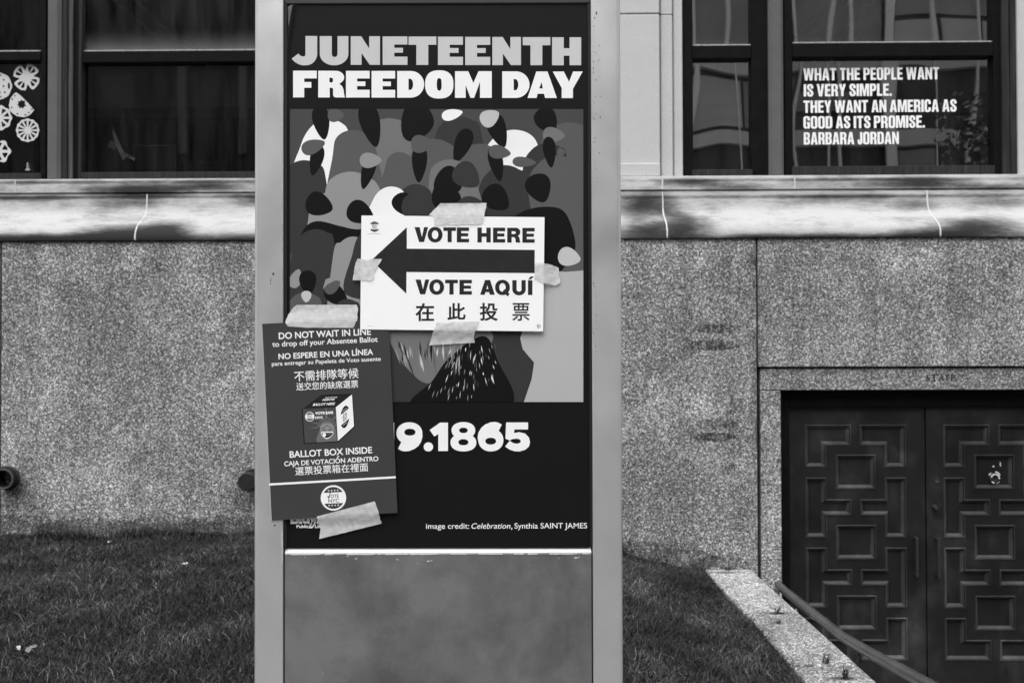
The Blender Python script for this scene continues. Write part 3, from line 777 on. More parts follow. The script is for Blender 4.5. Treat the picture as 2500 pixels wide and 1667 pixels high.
def leaf(xl, yf, flip):
    H7 = (Z_DT - Z_DB) / S7 + 150
    def g(u, v, dep):
        return (xl + (u - 255) * S7, yf + dep, Z_DT - (v - 150) * S7)
    b = MB()
    outer = [(255, 150), (1415, 150), (1415, H7), (255, H7)]
    b.flat(outer, polys, lambda u, v, l: g(u, v, 0))
    for P in polys:
        rings = [(P, 0), (inset(P, 5), -.005), (inset(P, 10), -.0045), (inset(P, 13), .006), (inset(P, 38), .024), (inset(P, 41), .020)]
        for ri, ((Pa, da), (Pb, db)) in enumerate(zip(rings[:-1], rings[1:])):
            for i in range(len(P)):
                j = (i + 1) % len(P)
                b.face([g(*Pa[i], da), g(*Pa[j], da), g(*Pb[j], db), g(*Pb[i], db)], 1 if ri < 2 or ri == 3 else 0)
        b.flat(rings[-1][0], [], lambda u, v, l: g(u, v, rings[-1][1]))
    x0, x1 = xl, xl + LEAF_W
    b.box(x0, x1, yf + .027, yf + .05, Z_DB, Z_DT)
    for (xa, xb) in ((x0, x0), (x1, x1)):
        b.face([(xa, yf, Z_DB), (xa, yf + .027, Z_DB), (xa, yf + .027, Z_DT), (xa, yf, Z_DT)])
    b.face([(x0, yf, Z_DT), (x1, yf, Z_DT), (x1, yf + .027, Z_DT), (x0, yf + .027, Z_DT)])
    return obj('door_leaf', b, [M['door'], M['door_bead_highlight']], lib)
def handle(px, y0, y1, yf, parent):
    t, c = wl(px, y0, yf - .05), wl(px, y1, yf - .05)
    b = MB()
    b.box(t.x - .009, t.x + .009, yf - .06, yf - .04, c.z, t.z, .003)
    for z in (t.z - .012, c.z + .012): b.box(t.x - .007, t.x + .007, yf - .042, yf + .001, z - .011, z + .011, .003)
    obj('handle', b, M['handle'], parent)
M['handle'] = plain('handle_bronze', .05, .35, .5, .5, var=.4, vscale=60)
l1 = leaf(lx0, .16, False)
l2 = leaf(lxm + .006, .153, True)
handle(2238, 1311, 1408, .16, l1); handle(2291, 1313, 1411, .153, l2)
p = wl(2282, 1238, .15)
b = MB(); b.lathe((p.x, .153, p.z), (0, -1, 0), [(0, .019), (.006, .019), (.012, .014), (.03, .014), (.034, .011), (.034, 0)]); obj('lock', b, M['handle'], l2, smooth=40)
p = wl(2286, 1171, .15)
b = MB(); b.lathe((p.x, .153, p.z), (0, -1, 0), [(0, .02), (.003, .02), (.004, .016), (.002, .012), (.002, 0)]); obj('lock', b, M['handle'], l2, smooth=40)
# worn lock rose in the upper square panel
p = wl(2429, 1167, .16); yb = .153 + .020
b = MB(); b.lathe((p.x, yb, p.z), (0, -1, 0), [(0, .034), (.006, .034), (.011, .028), (.013, .021), (.006, .017), (.004, 0)])
obj('lock_rose', b, M['iron'], l2, smooth=40)
b = MB()
def chip(px, py, rx, ry, a, dep):
    q = wl(px, py, dep); pts = []
    for i in range(14):
        t = 2 * math.pi * i / 14; k = 1 + random.uniform(-.18, .18)
        x, z = rx * k * math.cos(t), ry * k * math.sin(t)
        pts.append((q.x + x * math.cos(a) - z * math.sin(a), dep, q.z + x * math.sin(a) + z * math.cos(a)))
    b.face(pts)
def arcchip(a0, a1, r0, r1, dep):
    o = [(p.x + r1 * math.cos(R(a0 + (a1 - a0) * i / 10)), dep, p.z + r1 * math.sin(R(a0 + (a1 - a0) * i / 10))) for i in range(11)]
    i_ = [(p.x + r0 * math.cos(R(a0 + (a1 - a0) * i / 10)), dep, p.z + r0 * math.sin(R(a0 + (a1 - a0) * i / 10))) for i in range(11)]
    for i in range(10): b.face([o[i], o[i + 1], i_[i + 1], i_[i]])
arcchip(-10, 165, .021, .030, yb - .0165); arcchip(25, 80, .036, .045, yb - .002); arcchip(120, 150, .034, .041, yb - .002); arcchip(-70, -35, .034, .041, yb - .002); arcchip(225, 260, .026, .034, yb - .016)
chip(2425, 1138, .008, .0045, 0, yb - .002); chip(2442, 1133, .004, .016, 0, yb - .002)
obj('chipped_paint', b, M['scrap'], l2)

# ================================================================== coping wall, weeds, handrail, pipes
CT_ = .266
cop = empty('low_wall', (1.34, 2.5, -.6), 'low granite wall with pale flat coping running from the building beside the lawn', 'wall')
cst = []
for (px, py, rx, k) in ((1900, 1496, .10, .75), (1990, 1505, .06, .4), (1765, 1397, .12, .7), (2060, 1655, .09, .8), (1900, 1519, .03, .6), (1950, 1622, .1, .4)):
    d = ray(px, py); q = EYE + d * ((CT_ - EYE.z) / d.z); cst.append((q.x - 1.34, q.y - 2.5, rx, .035, k))
M['coping'] = granite('coping_granite', 1.2, cst, flatmask=True)
CT = .266
ys_ = [(.85, 2.116), (2.126, 2.983), (2.992, 4.055)]
for (a, c) in ys_:
    b = MB(); b.box(1.197 - 1.34, 1.488 - 1.34, a - 2.5, c - 2.5, CT - .10 + .6, CT + .6, .012, seg=2)
    obj('coping_stone', b, M['coping'], cop, smooth=40)
b = MB(); b.box(1.215 - 1.34, 1.47 - 1.34, .87 - 2.5, 4.05 - 2.5, -.1, CT - .103 + .6); obj('wall_body', b, M['granite'], cop)
cop2 = empty('low_wall', (3.9, 2.5, -.6), 'low granite wall on the far side of the sunken doorway', 'wall')
b = MB(); b.box(-.14, .15, -1.65, 1.555, .766, .866, .012); obj('coping_stone', b, M['coping'], cop2)
b = MB(); b.box(-.12, .13, -1.63, 1.55, -.1, .764); obj('wall_body', b, M['granite'], cop2)

hr = empty('handrail', (1.53, 3.0, -.6), 'grey tubular handrail sloping up beside the low wall', 'handrail')
hp = [(1.572, 3.72, .243), (1.565, 3.55, .248), (1.548, 3.0, .27), (1.536, 2.6, .286), (1.532, 2.45, .293), (1.53, 2.33, .304), (1.53, 2.2, .316), (1.53, 1.74, .362), (1.53, 1.4, .396), (1.53, .9, .446)]
b = MB(); b.tube([(x - 1.53, y - 3.0, z + .6) for x, y, z in hp], .0245, 18)
obj('rail', b, M['rail'], hr, smooth=50)
for y, z, zb in ((3.62, .245, -.60), (1.2, .41, 0)):
    b = MB(); b.tube([(.005, y - 3, zb + .6), (.005, y - 3, z + .6)], .018, 12); obj('post', b, M['rail'], hr, smooth=50)
b = MB(); b.box(-.085, .0, 3.05 - 3 - .012, 3.05 - 3 + .012, .79, .81, .003); b.tube([(-.045, .05, .81), (-.045, .05, .872)], .006, 8); obj('bracket', b, M['brass_worn'], hr)

def stub(px, py, r, label, cap):
    p = at(px, py, 4.06 - (.16 if cap else .06))
    root = empty('wall_pipe', (p.x, 4.055, p.z), label, 'pipe', 'pipe stubs on the granite wall')
    b = MB()
    if cap:
        b.lathe((0, 0, 0), (0, -1, 0), [(0, r * .8), (.1, r * .8), (.1, r), (.155, r), (.16, r * .92), (.16, 0)])
    else:
        b.lathe((0, 0, 0), (0, -1, 0), [(0, r * .9), (.04, r * .9), (.045, r), (.06, r), (.063, r * .95), (.06, r * .78), (-.05, r * .76), (-.05, 0)])
    obj('barrel', b, M['iron'], root, smooth=40)
    b = MB(); b.lathe((0, 0, 0), (0, -1, 0), [(0, r * 1.18), (.008, r * 1.18), (.014, r * 1.08), (.014, r * .8)]); obj('flange', b, M['iron'], root, smooth=40)
    if not cap:
        b = MB(); b.lathe((0, 0, 0), (0, -1, 0), [(.058, r * .98), (.066, r * .96), (.067, r * .86), (.060, r * .8)]); obj('rim', b, M['rail'], root, smooth=40)
    else:
        b = MB(); b.tube([(r * .7, -.1, r * .7), (r * 1.5, -.1, r * 1.9)], r * .38, 12); obj('lever', b, M['iron'], root, smooth=40)
    return root
stub(9, 1169, .066, 'open black iron pipe end with a pale rim at the left edge', False)
stub(603, 1176, .056, 'capped dark pipe stub half hidden behind the kiosk post', True)

def weed(px, py, z, n, h, label, spread=1.0, tone=None):
    d = ray(px, py); p = EYE + d * ((z - EYE.z) / d.z)
    b = MB()
    for i in range(n):
        a = random.uniform(0, 2 * math.pi); hh = h * random.uniform(.5, 1.2); l = spread * hh * random.uniform(.3, 1.3)
        q = Vector((random.uniform(-.012, .012), random.uniform(-.012, .012), 0)); t = Vector((math.cos(a), math.sin(a), 0)); s_ = Vector((-math.sin(a), math.cos(a), 0)) * .0035
        mid = q + t * l * .5 + Vector((0, 0, hh * .75)); tip = q + t * l + Vector((0, 0, hh * .8))
        b.add([q - s_ * .6, q + s_ * .6, mid + s_ * .6, mid - s_ * .6, tip], [(0, 1, 2, 3), (3, 2, 4)])
    o = obj('weed', b, M['weed']); o.location = p
    return tag(o, label, 'weed', 'weeds in the coping joints')
M['weed'] = plain('weed_leaf', .035, .7, .3, var=.3, vscale=40)
weed(1896, 1497, CT, 16, .045, 'small dark weed in the far joint of the pale coping')
weed(1900, 1521, CT, 9, .03, 'tiny weed sprig on the coping just in front of the far joint', 1.6)
weed(2015, 1619, CT, 14, .045, 'grass tuft in the near joint of the pale coping', 1.2)
weed(2065, 1655, CT, 18, .05, 'spiky weed at the bottom of the coping by the image edge', 1.4)
weed(2100, 1617, CT - .01, 10, .06, 'thin weed between the coping edge and the handrail', .8)
weed(1778, 1391, CT, 16, .035, 'low weed at the building end of the coping', 1.8)

# ================================================================== paper cutouts on the left window
snow_f = WF(DG - .004)
def Z6(u, v): return (u / 4.9, 120 + v / 4.9)
def cutout(label, outer, holes):
    c = (sum(p[0] for p in outer) / len(outer), sum(p[1] for p in outer) / len(outer))
    base = wl2w(snow_f(*Z6(*c)))
    b = MB()
    mapf = lambda u, v, l: wl2w(wl(*Z6(u, v), DG - .004 - .0004 * l)) - base
    b.flat(outer, holes, mapf, 0)
    o = obj('paper_cutout', b, M['paper_cut']); o.location = base
    return tag(o, label, 'paper cutout', 'paper cutouts on the window')
def pol(cx, cy, r, a): return (cx + r * math.cos(R(a)), cy + r * math.sin(R(a)))
# four petals
o, hs = [], []
for k in range(4):
    a = -20 + 90 * k - 35
    for da, r in ((-42, 85), (-36, 125), (-30, 158), (-12, 165), (8, 165), (26, 168), (33, 150), (40, 100)): o.append(pol(318, 340, r, a + da))
    for s_ in (-1, 1):
        hs.append([pol(318, 340, 62, a + s_ * 7), pol(318, 340, 95, a + s_ * 22), pol(318, 340, 128, a + s_ * 23), pol(318, 340, 138, a + s_ * 12), pol(318, 340, 135, a + s_ * 5), pol(318, 340, 90, a + s_ * 4)][::s_])
cutout('white paper snowflake with four petals, uppermost on the left window', o, hs)
# half disc
c0 = (258, 655)
hd = [(195, 520)] + [(160, 545), (122, 600), (108, 670), (115, 730), (150, 770), (205, 805), (290, 818), (340, 800), (385, 765), (410, 730)] + [(330, 640), (250, 560)]
holes = [[pol(u, v, 11, a) for a in range(0, 360, 60)] for u, v in ((180, 560), (147, 600), (142, 702), (210, 777), (307, 788), (345, 762), (385, 722))]
holes.append([pol(262, 662, 58 if i % 2 else 40, 24 * i) for i in range(15)])
cutout('white half disc paper cutout with a dark star hole', hd, holes)
def wheel(cx, cy, r, n, scal, inner, hub, label, wsp=5, half=None):
    o = [pol(cx, cy, r * (1 + scal * math.cos(R(i * 360 / 96 * n * 1.0))), i * 360 / 96) for i in range(96)]
    hs = []
    for k in range(n):
        a0, a1 = 360 / n * k + wsp, 360 / n * (k + 1) - wsp
        hs.append([pol(cx, cy, r * hub, (a0 + a1) / 2)] + [pol(cx, cy, r * inner, a0 + (a1 - a0) * i / 5) for i in range(6)])
    cutout(label, o, hs)
wheel(332, 973, 138, 12, .03, .83, .25, 'white paper wheel with thin spokes and a scalloped rim, lowest whole one', 6)
o = [pol(-20, 445, 163 * (1 + .02 * math.cos(R(i * 40))), i * 5) for i in range(72)]
hs = [[pol(u, v, 9 if i % 2 else 15, i * 45 + 20) for i in range(8)] for u, v in ((45, 370), (44, 445), (60, 520), (10, 575), (5, 315), (-60, 400), (-60, 500), (0, 520))] + [[(98, 410), (112, 400), (122, 440), (118, 480), (100, 478), (94, 440)]]
cutout('round white paper cutout pierced with oval holes, cut by the left picture edge', o, hs)
wheel(-5, 825, 146, 9, .045, .80, .3, 'scalloped white paper snowflake with broad spokes at the left picture edge', 7)
wheel(-10, 1225, 132, 6, .10, .80, .3, 'partly seen white paper petal cutout lowest at the left picture edge', 9)

# ================================================================== things inside the left room
def inside(px, py, d): return wl2w(wl(px, py, d))
p = inside(378, 425, 1.0)
root = empty('computer_monitor', p, 'dark computer monitor seen through the wide left window', 'monitor')
b = MB(); b.box(-.15, .15, -.01, .03, -.05, .205, .006); obj('screen', b, M['room_dark'], root)
b = MB(); b.box(-.155, .155, -.004, .02, .203, .212, .001); b.box(-.157, -.151, -.012, .02, -.05, .21, .001); b.box(.151, .156, -.012, .02, -.05, .21, .001); obj('bezel', b, M['room_light'], root)
b = MB(); b.box(-.04, .04, .03, .06, -.3, .05, .004); b.box(-.1, .1, -.05, .1, -.31, -.29, .004); obj('stand', b, M['room_dark'], root)
p = inside(490, 425, 1.3)
root = empty('desk_chair', p, 'rounded dark chair back seen through the wide left window', 'chair')
b = MB(); b.box(-.13, .13, 0, .06, -.2, .11, .05, seg=4); obj('backrest', b, M['room_dark'], root, smooth=50)
b = MB(); b.box(-.22, .22, -.4, .05, -.32, -.24, .03, seg=3); obj('seat', b, M['room_dark'], root, smooth=50)
b = MB(); b.tube([(0, -.15, -.32), (0, -.15, -.6)], .03); obj('pedestal', b, M['iron'], root)
p = inside(300, 390, .8)
f_ = lambda px, py, l: wl2w(wl(px, py, .8 + .02 * math.sin(py * .2))) - p
b = MB(); b.flat([(275, 305), (278, 318), (290, 345), (303, 372), (316, 378), (330, 385), (329, 393), (310, 384), (300, 392), (292, 374), (280, 350), (275, 325)], [], f_, 0)
o = obj('paper_pennant', b, plain('pennant', .5, .8)); o.location = p; tag(o, 'pale paper pennant hanging inside the wide left window', 'pennant')
p = inside(275, 355, .85)
b = MB(); b.box(-.03, .03, 0, .01, -.025, .025); o = obj('note_card', b, plain('note', .3, .8)); o.location = p; o.rotation_euler = (0, .4, 0); tag(o, 'small grey note card inside the wide left window', 'note card')
for x, lb in ((-2.85, 'long ceiling light seen through the wide left window'), (2.42, 'long ceiling light seen through the window with the quotation'), (2.75, 'second long ceiling light right of the other one over the quotation window')):
    root = empty('ceiling_light', wl2w((x, 1.6, ZC - .03)), lb, 'ceiling light', 'ceiling lights in the rooms', rot=(0, 0, YAW))
    b = MB(); b.box(-.07, .07, -1.0, 1.05, -.02, .028); obj('housing', b, M['room'], root)
    for s_ in (-1, 1):
        b = MB(); b.tube([(s_ * .075, -1.0, -.03), (s_ * .075, 1.05, -.03)], .011, 8); o = obj('tube', b, M['lamp'] if 'lamp' in M else M.setdefault('lamp', plain('lamp_tube', .8, .5)), root)

# ================================================================== KIOSK
KX0, KX1 = at(619.8, HORIZON, 0).x, at(1518.3, HORIZON, 0).x
PX0, PX1 = at(691.3, HORIZON, 0).x, at(1445.6, HORIZON, 0).x
KO = Vector(((KX0 + KX1) / 2, .07, 0))
kiosk = empty('information_kiosk', KO, 'tall grey metal street kiosk framing the black poster', 'kiosk')
Z_HB = at(1068, 8, .0).z; Z_LT = at(1070, 1338, 0).z; Z_KT = 2.72; DEP = .14
def kb(x0, x1, y0, y1, z0, z1, bev=0, seg=1, b=None):
    b = b or MB(); b.box(x0 - KO.x, x1 - KO.x, y0 - KO.y, y1 - KO.y, z0, z1, bev, seg=seg); return b
def post(x0, x1, outer_left):
    b = MB(); r = .010; ri = .0025
    pts = []
    def cor(cx, cy, rr, a0): return [(cx + rr * math.cos(R(a0 + 90 * i / 5)), cy + rr * math.sin(R(a0 + 90 * i / 5))) for i in range(6)]
    ro, rn = (r, ri) if outer_left else (ri, r)
    pts += cor(x0 + ro, ro, ro, 180) + cor(x1 - rn, rn, rn, 270)
    pts += [(x1, DEP), (x0, DEP)]
    n = len(pts)
    vs_ = [(x - KO.x, y - KO.y, z) for z in (0.0, Z_KT) for x, y in pts]
    b.add(vs_, [(i, (i + 1) % n, n + (i + 1) % n, n + i) for i in range(n)] + [tuple(range(n))[::-1], tuple(range(n, 2 * n))])
    return obj('post', b, M['kiosk'], kiosk, smooth=30)
post(KX0, PX0, True); post(PX1, KX1, False)
obj('header_panel', kb(PX0 + .001, PX1 - .001, .004, .13, Z_HB, Z_KT, .002), M['dark_header'], kiosk)
b = MB()
Z1 = Z_LT - .0095; g_ = .0032
prof_b = [(.13, 0.05), (.004, .05), (.004, Z1 - .004), (.0052, Z1 - .0012), (.013, Z_LT - .0008), (.016, Z_LT), (.13, Z_LT)]
for (x) in (PX0 + g_, PX1 - g_):
    b.v += [(x - KO.x, y - KO.y, z) for y, z in prof_b]
k = len(prof_b); fm = []
for i in range(k):
    b.f.append((i, (i + 1) % k, k + (i + 1) % k, k + i)); b.m.append(1 if i in (3, 4, 5) else 0)
b.f.append(tuple(range(k))); b.m.append(0); b.f.append(tuple(range(k, 2 * k))[::-1]); b.m.append(0)
bp_ = obj('base_panel', b, [M['kiosk_base'], M['worn_edge']], kiosk)
b = MB()
for i in range(46):                                   # worn lower border of the bright lip, and paint chips
    x = random.uniform(PX0 + .01, PX1 - .02); L_ = random.uniform(.004, .03); h_ = random.uniform(.0003, .0011)
    b.face([(x - KO.x, .0037 - KO.y, Z1 - .004 - h_), (x + L_ - KO.x, .0037 - KO.y, Z1 - .004 - h_ * random.uniform(.2, 1)), (x + L_ - KO.x, .0039 - KO.y, Z1 - .0025), (x - KO.x, .0039 - KO.y, Z1 - .0025)])
for px, py, w_ in ((744, 1359, 1.3), (794, 1356, 1.2), (849, 1357, 1.8), (869, 1363, 2.4), (1045, 1369, 3), (1053, 1368, 2), (970, 1365, 2), (1405, 1361, 3), (1412, 1360, 2), (787, 1641, 1.2), (1020, 1374, 1.3), (1364, 1362, 1.4)):
    p = at(px, py, .0037); ww = w_ * .0009
    b.face([(p.x - ww * 1.3 - KO.x, .0037 - KO.y, p.z - ww * .4), (p.x + ww - KO.x, .0037 - KO.y, p.z - ww * .6), (p.x + ww * 1.4 - KO.x, .0037 - KO.y, p.z + ww * .5), (p.x - ww * .5 - KO.x, .0037 - KO.y, p.z + ww * .6)])
obj('worn_paint', b, M['worn_edge'], bp_)
obj('backing_panel', kb(PX0, PX1, .013, .12, Z_LT - .05, Z_HB + .05), M['black_gasket'], kiosk)
obj('seam', kb(PX0, PX0 + g_ - .0003, .010, .13, .05, Z_LT), M['black_gasket'], kiosk); obj('seam', kb(PX1 - g_ + .0003, PX1, .010, .13, .05, Z_LT), M['black_gasket'], kiosk)
for (x0, x1) in ((PX0, PX0 + .0075), (PX1 - .0065, PX1)): obj('gasket', kb(x0, x1, .0045, .013, Z_LT + .002, Z_HB), M['black_gasket'], kiosk)
b = kb(KX0 + .02, KX1 - .02, -.02, .16, 0, .05, .004)
obj('plinth', b, M['dark_header'], kiosk)
obj('cap', kb(KX0 - .01, KX1 + .01, -.01, .15, Z_KT, Z_KT + .05, .008), M['kiosk'], kiosk)
# specks and scuffs on the posts
b = MB()
def speck(px, py, w_, h_):
    p = at(px, py, -.0004); ww, hh = w_ * .0009 / 2, h_ * .0009 / 2
    b.face([(p.x + ww * math.cos(a) * random.uniform(.7, 1.2) - KO.x, -.0004 - KO.y, p.z + hh * math.sin(a) * random.uniform(.7, 1.2)) for a in [i * math.pi / 4 for i in range(8)]])
for px, py, w_, h_ in ((667, 669, 6, 7), (661, 680, 3, 3), (661, 686, 3, 4), (661, 693, 2.5, 4), (671, 1282, 5, 5), (1456, 33, 4, 9), (1452, 45, 3, 4), (1450, 65, 3, 3)): speck(px, py, w_, h_)
for i in range(26): speck(1449 + random.uniform(-1, 7) + (10 if random.random() < .25 else 0), random.uniform(110, 470), random.uniform(1, 2.2), random.uniform(2, 7))
for i in range(10): speck(1451 + random.uniform(-2, 5), random.uniform(690, 860), random.uniform(1, 2), random.uniform(2, 5))
obj('scuff_marks', b, plain('scuff', .05, .7), kiosk)
b = MB()
for py in range(60, 700, 5):
    if random.random() < .62:
        p = at(690.4, py + random.uniform(-2, 2), .001); b.box(p.x - .0009 - KO.x, p.x + .0006 - KO.x, -.0006 - KO.y, .003 - KO.y, p.z - .0016, p.z + random.uniform(.0005, .003))
for py in range(1290, 1375, 4):
    p = at(689.5, py, .001); s_ = random.uniform(.0005, .0028); b.box(p.x - s_ - KO.x, p.x + .001 - KO.x, -.0006 - KO.y, .003 - KO.y, p.z - .001, p.z + random.uniform(.0005, .002))
obj('bare_metal_edge', b, M['worn_edge'], kiosk)

# ------------------------------------------------------------------ poster
YP = .0080
PO = at(1068, 1335, YP)
poster = empty('poster', PO, 'tall black poster with heavy white headline and cut-paper artwork inside the kiosk', 'poster')
def curl(px, py):
    c = 700 + 8 * math.exp(-((py - 20) / 60.) ** 2) + max(0, (130 - py) * .06)
    return .0045 * math.exp(-((px - c) / 6.) ** 2) * max(0., min(1., (260 - py) / 200.))
def PF(px, py, l=0):
    return at(px, py, YP - .00022 * l - curl(px, py)) - PO
b = MB()
gx = [697, 699, 701, 703, 705, 707, 709, 711, 713, 715, 718, 722, 728, 740] + list(range(780, 1421, 80)) + [1425, 1430, 1434, 1438]
gy = [10] + list(range(20, 281, 20)) + list(range(330, 1331, 100)) + [1336]
def left_edge(py): return 702 + max(0, (70 - py)) * .1 if py < 70 else 698
for py in gy:
    for i, px in enumerate(gx):
        q = px
        b.v.append(tuple(PF(q, py)))
nx = len(gx)
for j in range(len(gy) - 1):
    for i in range(nx - 1):
        b.f.append((j * nx + i, j * nx + i + 1, (j + 1) * nx + i + 1, (j + 1) * nx + i)); b.m.append(0)
obj('sheet', b, M['poster_black'], poster, smooth=80)
b = MB(); b.flat([(702.5, 19), (707, 14.5), (714.5, 13), (711, 30), (707, 52), (704.5, 66), (703.5, 45)], [], PF, 6)
obj('folded_corner', b, M['poster_back'], poster)
Z2 = lambda u, v: (640 + u / 2.735, v / 2.735)
b = MB()
PF2 = lambda u, v, l: PF(*Z2(u, v), l)
for ch, x0, x1 in (('J', 197, 368), ('U', 385, 576), ('N', 592, 787), ('E', 805, 970), ('T', 978, 1163), ('E', 1174, 1341), ('E', 1356, 1523), ('N', 1537, 1728), ('T', 1740, 1924), ('H', 1936, 2130)):
    k = (x0 + x1) / 2 - 290
    put_heavy(b, ch, x0, x1, 243 + k * 9 / 1840, 434.5 + k * 3.5 / 1840, PF2, 2, 1)
for ch, x0, x1 in (('F', 207, 365), ('R', 375, 553), ('E', 560, 718), ('E', 731, 888), ('D', 902, 1082), ('O', 1088, 1277), ('M', 1288, 1533), ('D', 1603, 1785), ('A', 1772, 1968), ('Y', 1940, 2140)):
    k = (x0 + x1) / 2 - 207
    put_heavy(b, ch, x0, x1, 474 + k * 6 / 1900, 652 + k * 5 / 1900, PF2, 2 + (ch == 'A'), 0)
obj('headline', b, [M['ink_white'], M['ink_pale']], poster)
Z6b = lambda u, v: (900 + u / 2.2818, 980 + v / 2.2818)
PF6 = lambda u, v, l: PF(*Z6b(u, v), l)
b = MB()
b.flat(smooth_closed([(155, 178), (168, 138), (200, 118), (228, 115), (262, 122), (290, 148), (300, 190), (288, 238), (258, 266), (215, 277), (184, 272), (164, 261)][:10] + [(190, 273)]) if False else sup(227, 176, 72, 61, 2.1), [sup(230, 170, 31, 19, 2.2, 26)], PF6, 2)
b.flat([(299, 172), (300, 195), (293, 222), (278, 246), (254, 264), (225, 275), (200, 277), (180, 272), (164, 262), (184, 222), (200, 228), (218, 229), (236, 222), (248, 208), (254, 190)], [], PF6, 3)
b.flat([(398, 117), (442, 117), (442, 275), (388, 275), (388, 180), (366, 194), (340, 158)], [], PF6, 2)
b.flat(sup(528, 160, 66, 46, 2.2), [sup(528, 160, 24, 15, 2.2, 24)], PF6, 2)
b.flat(sup(528, 228, 72, 49, 2.2), [sup(528, 226, 28, 17, 2.2, 24)], PF6, 3)
b.flat(sup(681, 214, 70, 63, 2.1), [sup(680, 220, 30, 19, 2.2, 26)], PF6, 2)
b.flat([(611, 222), (607, 200), (612, 172), (627, 146), (650, 127), (680, 115), (706, 113), (727, 119), (742, 128), (722, 167), (708, 162), (690, 161), (672, 168), (658, 182), (652, 200)], [], PF6, 3)
b.flat([(766, 116), (888, 116), (888, 155), (812, 155), (810, 175), (840, 170), (872, 178), (893, 200), (899, 226), (893, 250), (872, 268), (842, 277), (812, 276), (784, 266), (760, 250), (786, 218), (806, 231), (826, 235), (844, 229), (848, 219), (840, 209), (822, 206), (800, 209), (787, 216), (762, 206)], [], PF6, 2)
b.flat(sup(333, 252, 26, 25, 2.1, 28), [], PF6, 2)
b.flat([(100, 117), (143, 117), (143, 276), (100, 276)], [], PF6, 2)
obj('date_lettering', b, M['ink_white'], poster)
b = MB()
put_text(b, 'image credit:', (1040.2, 1290), (1145.5, 1289.7), 13.2, PF, 2, .004)
put_text(b, 'Celebration', (1151, 1289.7), (1246, 1289.4), 13.2, PF, 2, .003, .22)
b.flat([(1248.5, 1287.5), (1251, 1287.5), (1250, 1292.5), (1248, 1292.5)], [], PF, 2)
put_text(b, 'Synthia SAINT JAMES', (1256, 1289.4), (1433.4, 1288.8), 13.2, PF, 2, .004)
obj('credit_lettering', b, M['ink_white'], poster)
b = MB()
put_text(b, 'Bklyn', (709, 1278), (792, 1278), 27, PF, 2, .05)
put_text(b, 'Public', (724, 1288), (753.5, 1288), 7.6, PF, 2, .03)
put_text(b, 'Library', (769, 1288), (806, 1288), 7.6, PF, 2, .03)
b.flat([(764, 1272), (773, 1272), (763, 1288.5), (754, 1288.5)], [], PF, 2)
obj('library_logo', b, M['ink_white'], poster)

# artwork: a plain abstract cut-paper composition in the same greys
GT = [.062, .005, .036, .095, .16, .27, .5, .84, .42]
art_m = [plain('art_grey', v, .55, .12, var=.06, vscale=5) for v in GT]
b = MB()
AX0, AX1, AY0, AY1 = 708, 1424, 267, 981
def art_clip(P):
    def cl(P, ax, lim, s):
        o = []
        for i in range(len(P)):
            a, c = P[i - 1], P[i]; ia, ic = (a[ax] - lim) * s >= 0, (c[ax] - lim) * s >= 0
            if ia != ic:
                t = (lim - a[ax]) / (c[ax] - a[ax]); o.append((a[0] + (c[0] - a[0]) * t, a[1] + (c[1] - a[1]) * t))
            if ic: o.append(c)
        return o
    for ax, lim, s in ((0, AX0, 1), (0, AX1, -1), (1, AY0, 1), (1, AY1, -1)):
        P = cl(P, ax, lim, s)
        if not P: return P
    return P
lay = [1]
def art(P, g, sm=False):
    P = smooth_closed(P) if sm else P
    P = art_clip(P)
    if len(P) < 3: return
    lay[0] += .05
    b.flat(P, [], PF, lay[0], g)
art([(AX0, AY0), (AX1, AY0), (AX1, AY1), (AX0, AY1)], 0)
def arch(cx, top, wd, bot, g, lean=0.0, sh=.55):
    P = [(cx - wd / 2 - wd * .12, bot), (cx - wd / 2 + lean * .3, top + wd * sh), (cx - wd * .36 + lean, top + wd * .16), (cx - wd * .06 + lean, top), (cx + wd * .26 + lean, top + wd * .07), (cx + wd * .46 + lean * .6, top + wd * .34), (cx + wd * .56, bot)]
    art(smooth_closed(P, 7), g)
def leafs(cx, cy, ln, wd, ang, g):
    a = R(ang); P = []
    for i in range(24):
        t = i / 24 * 2 * math.pi; u = math.cos(t) * ln; v = math.sin(t) * wd * (1 - .35 * math.cos(t))
        P.append((cx + u * math.cos(a) - v * math.sin(a), cy + u * math.sin(a) + v * math.cos(a)))
    art(P, g)
arch(1390, 300, 150, 620, 3); arch(1120, 285, 120, 520, 2); arch(960, 290, 150, 520, 4, -10); arch(790, 292, 120, 450, 7, 12); arch(870, 318, 110, 520, 3, -8)
arch(1235, 318, 150, 470, 7, 20); arch(1060, 340, 130, 520, 3); arch(1330, 350, 110, 560, 2, 6); arch(1160, 352, 130, 560, 3, 10)
leafs(785, 300, 42, 20, 80, 1); leafs(905, 305, 56, 24, 76, 1); leafs(1020, 296, 40, 50, 10, 1); leafs(1128, 356, 44, 20, 112, 1); leafs(1215, 318, 46, 22, 70, 1); leafs(1335, 296, 34, 26, 60, 1)
leafs(1104, 280, 26, 13, -14, 7); leafs(1196, 288, 25, 20, -30, 6); leafs(1352, 330, 27, 18, 5, 4); leafs(820, 282, 20, 16, 0, 3)
arch(735, 392, 120, 600, 2, 8); arch(870, 420, 150, 620, 5, -14); arch(975, 372, 70, 470, 3); arch(1010, 396, 140, 560, 3, 8); arch(1350, 380, 130, 620, 3, 10); arch(1225, 404, 120, 620, 2, 8); arch(1110, 390, 120, 560, 4, -12)
leafs(772, 392, 38, 16, 104, 1); leafs(898, 420, 44, 16, 106, 1); leafs(1024, 400, 46, 18, 92, 1); leafs(1212, 400, 44, 17, 78, 1); leafs(1342, 372, 38, 15, 84, 1); leafs(1096, 445, 34, 36, 30, 1)
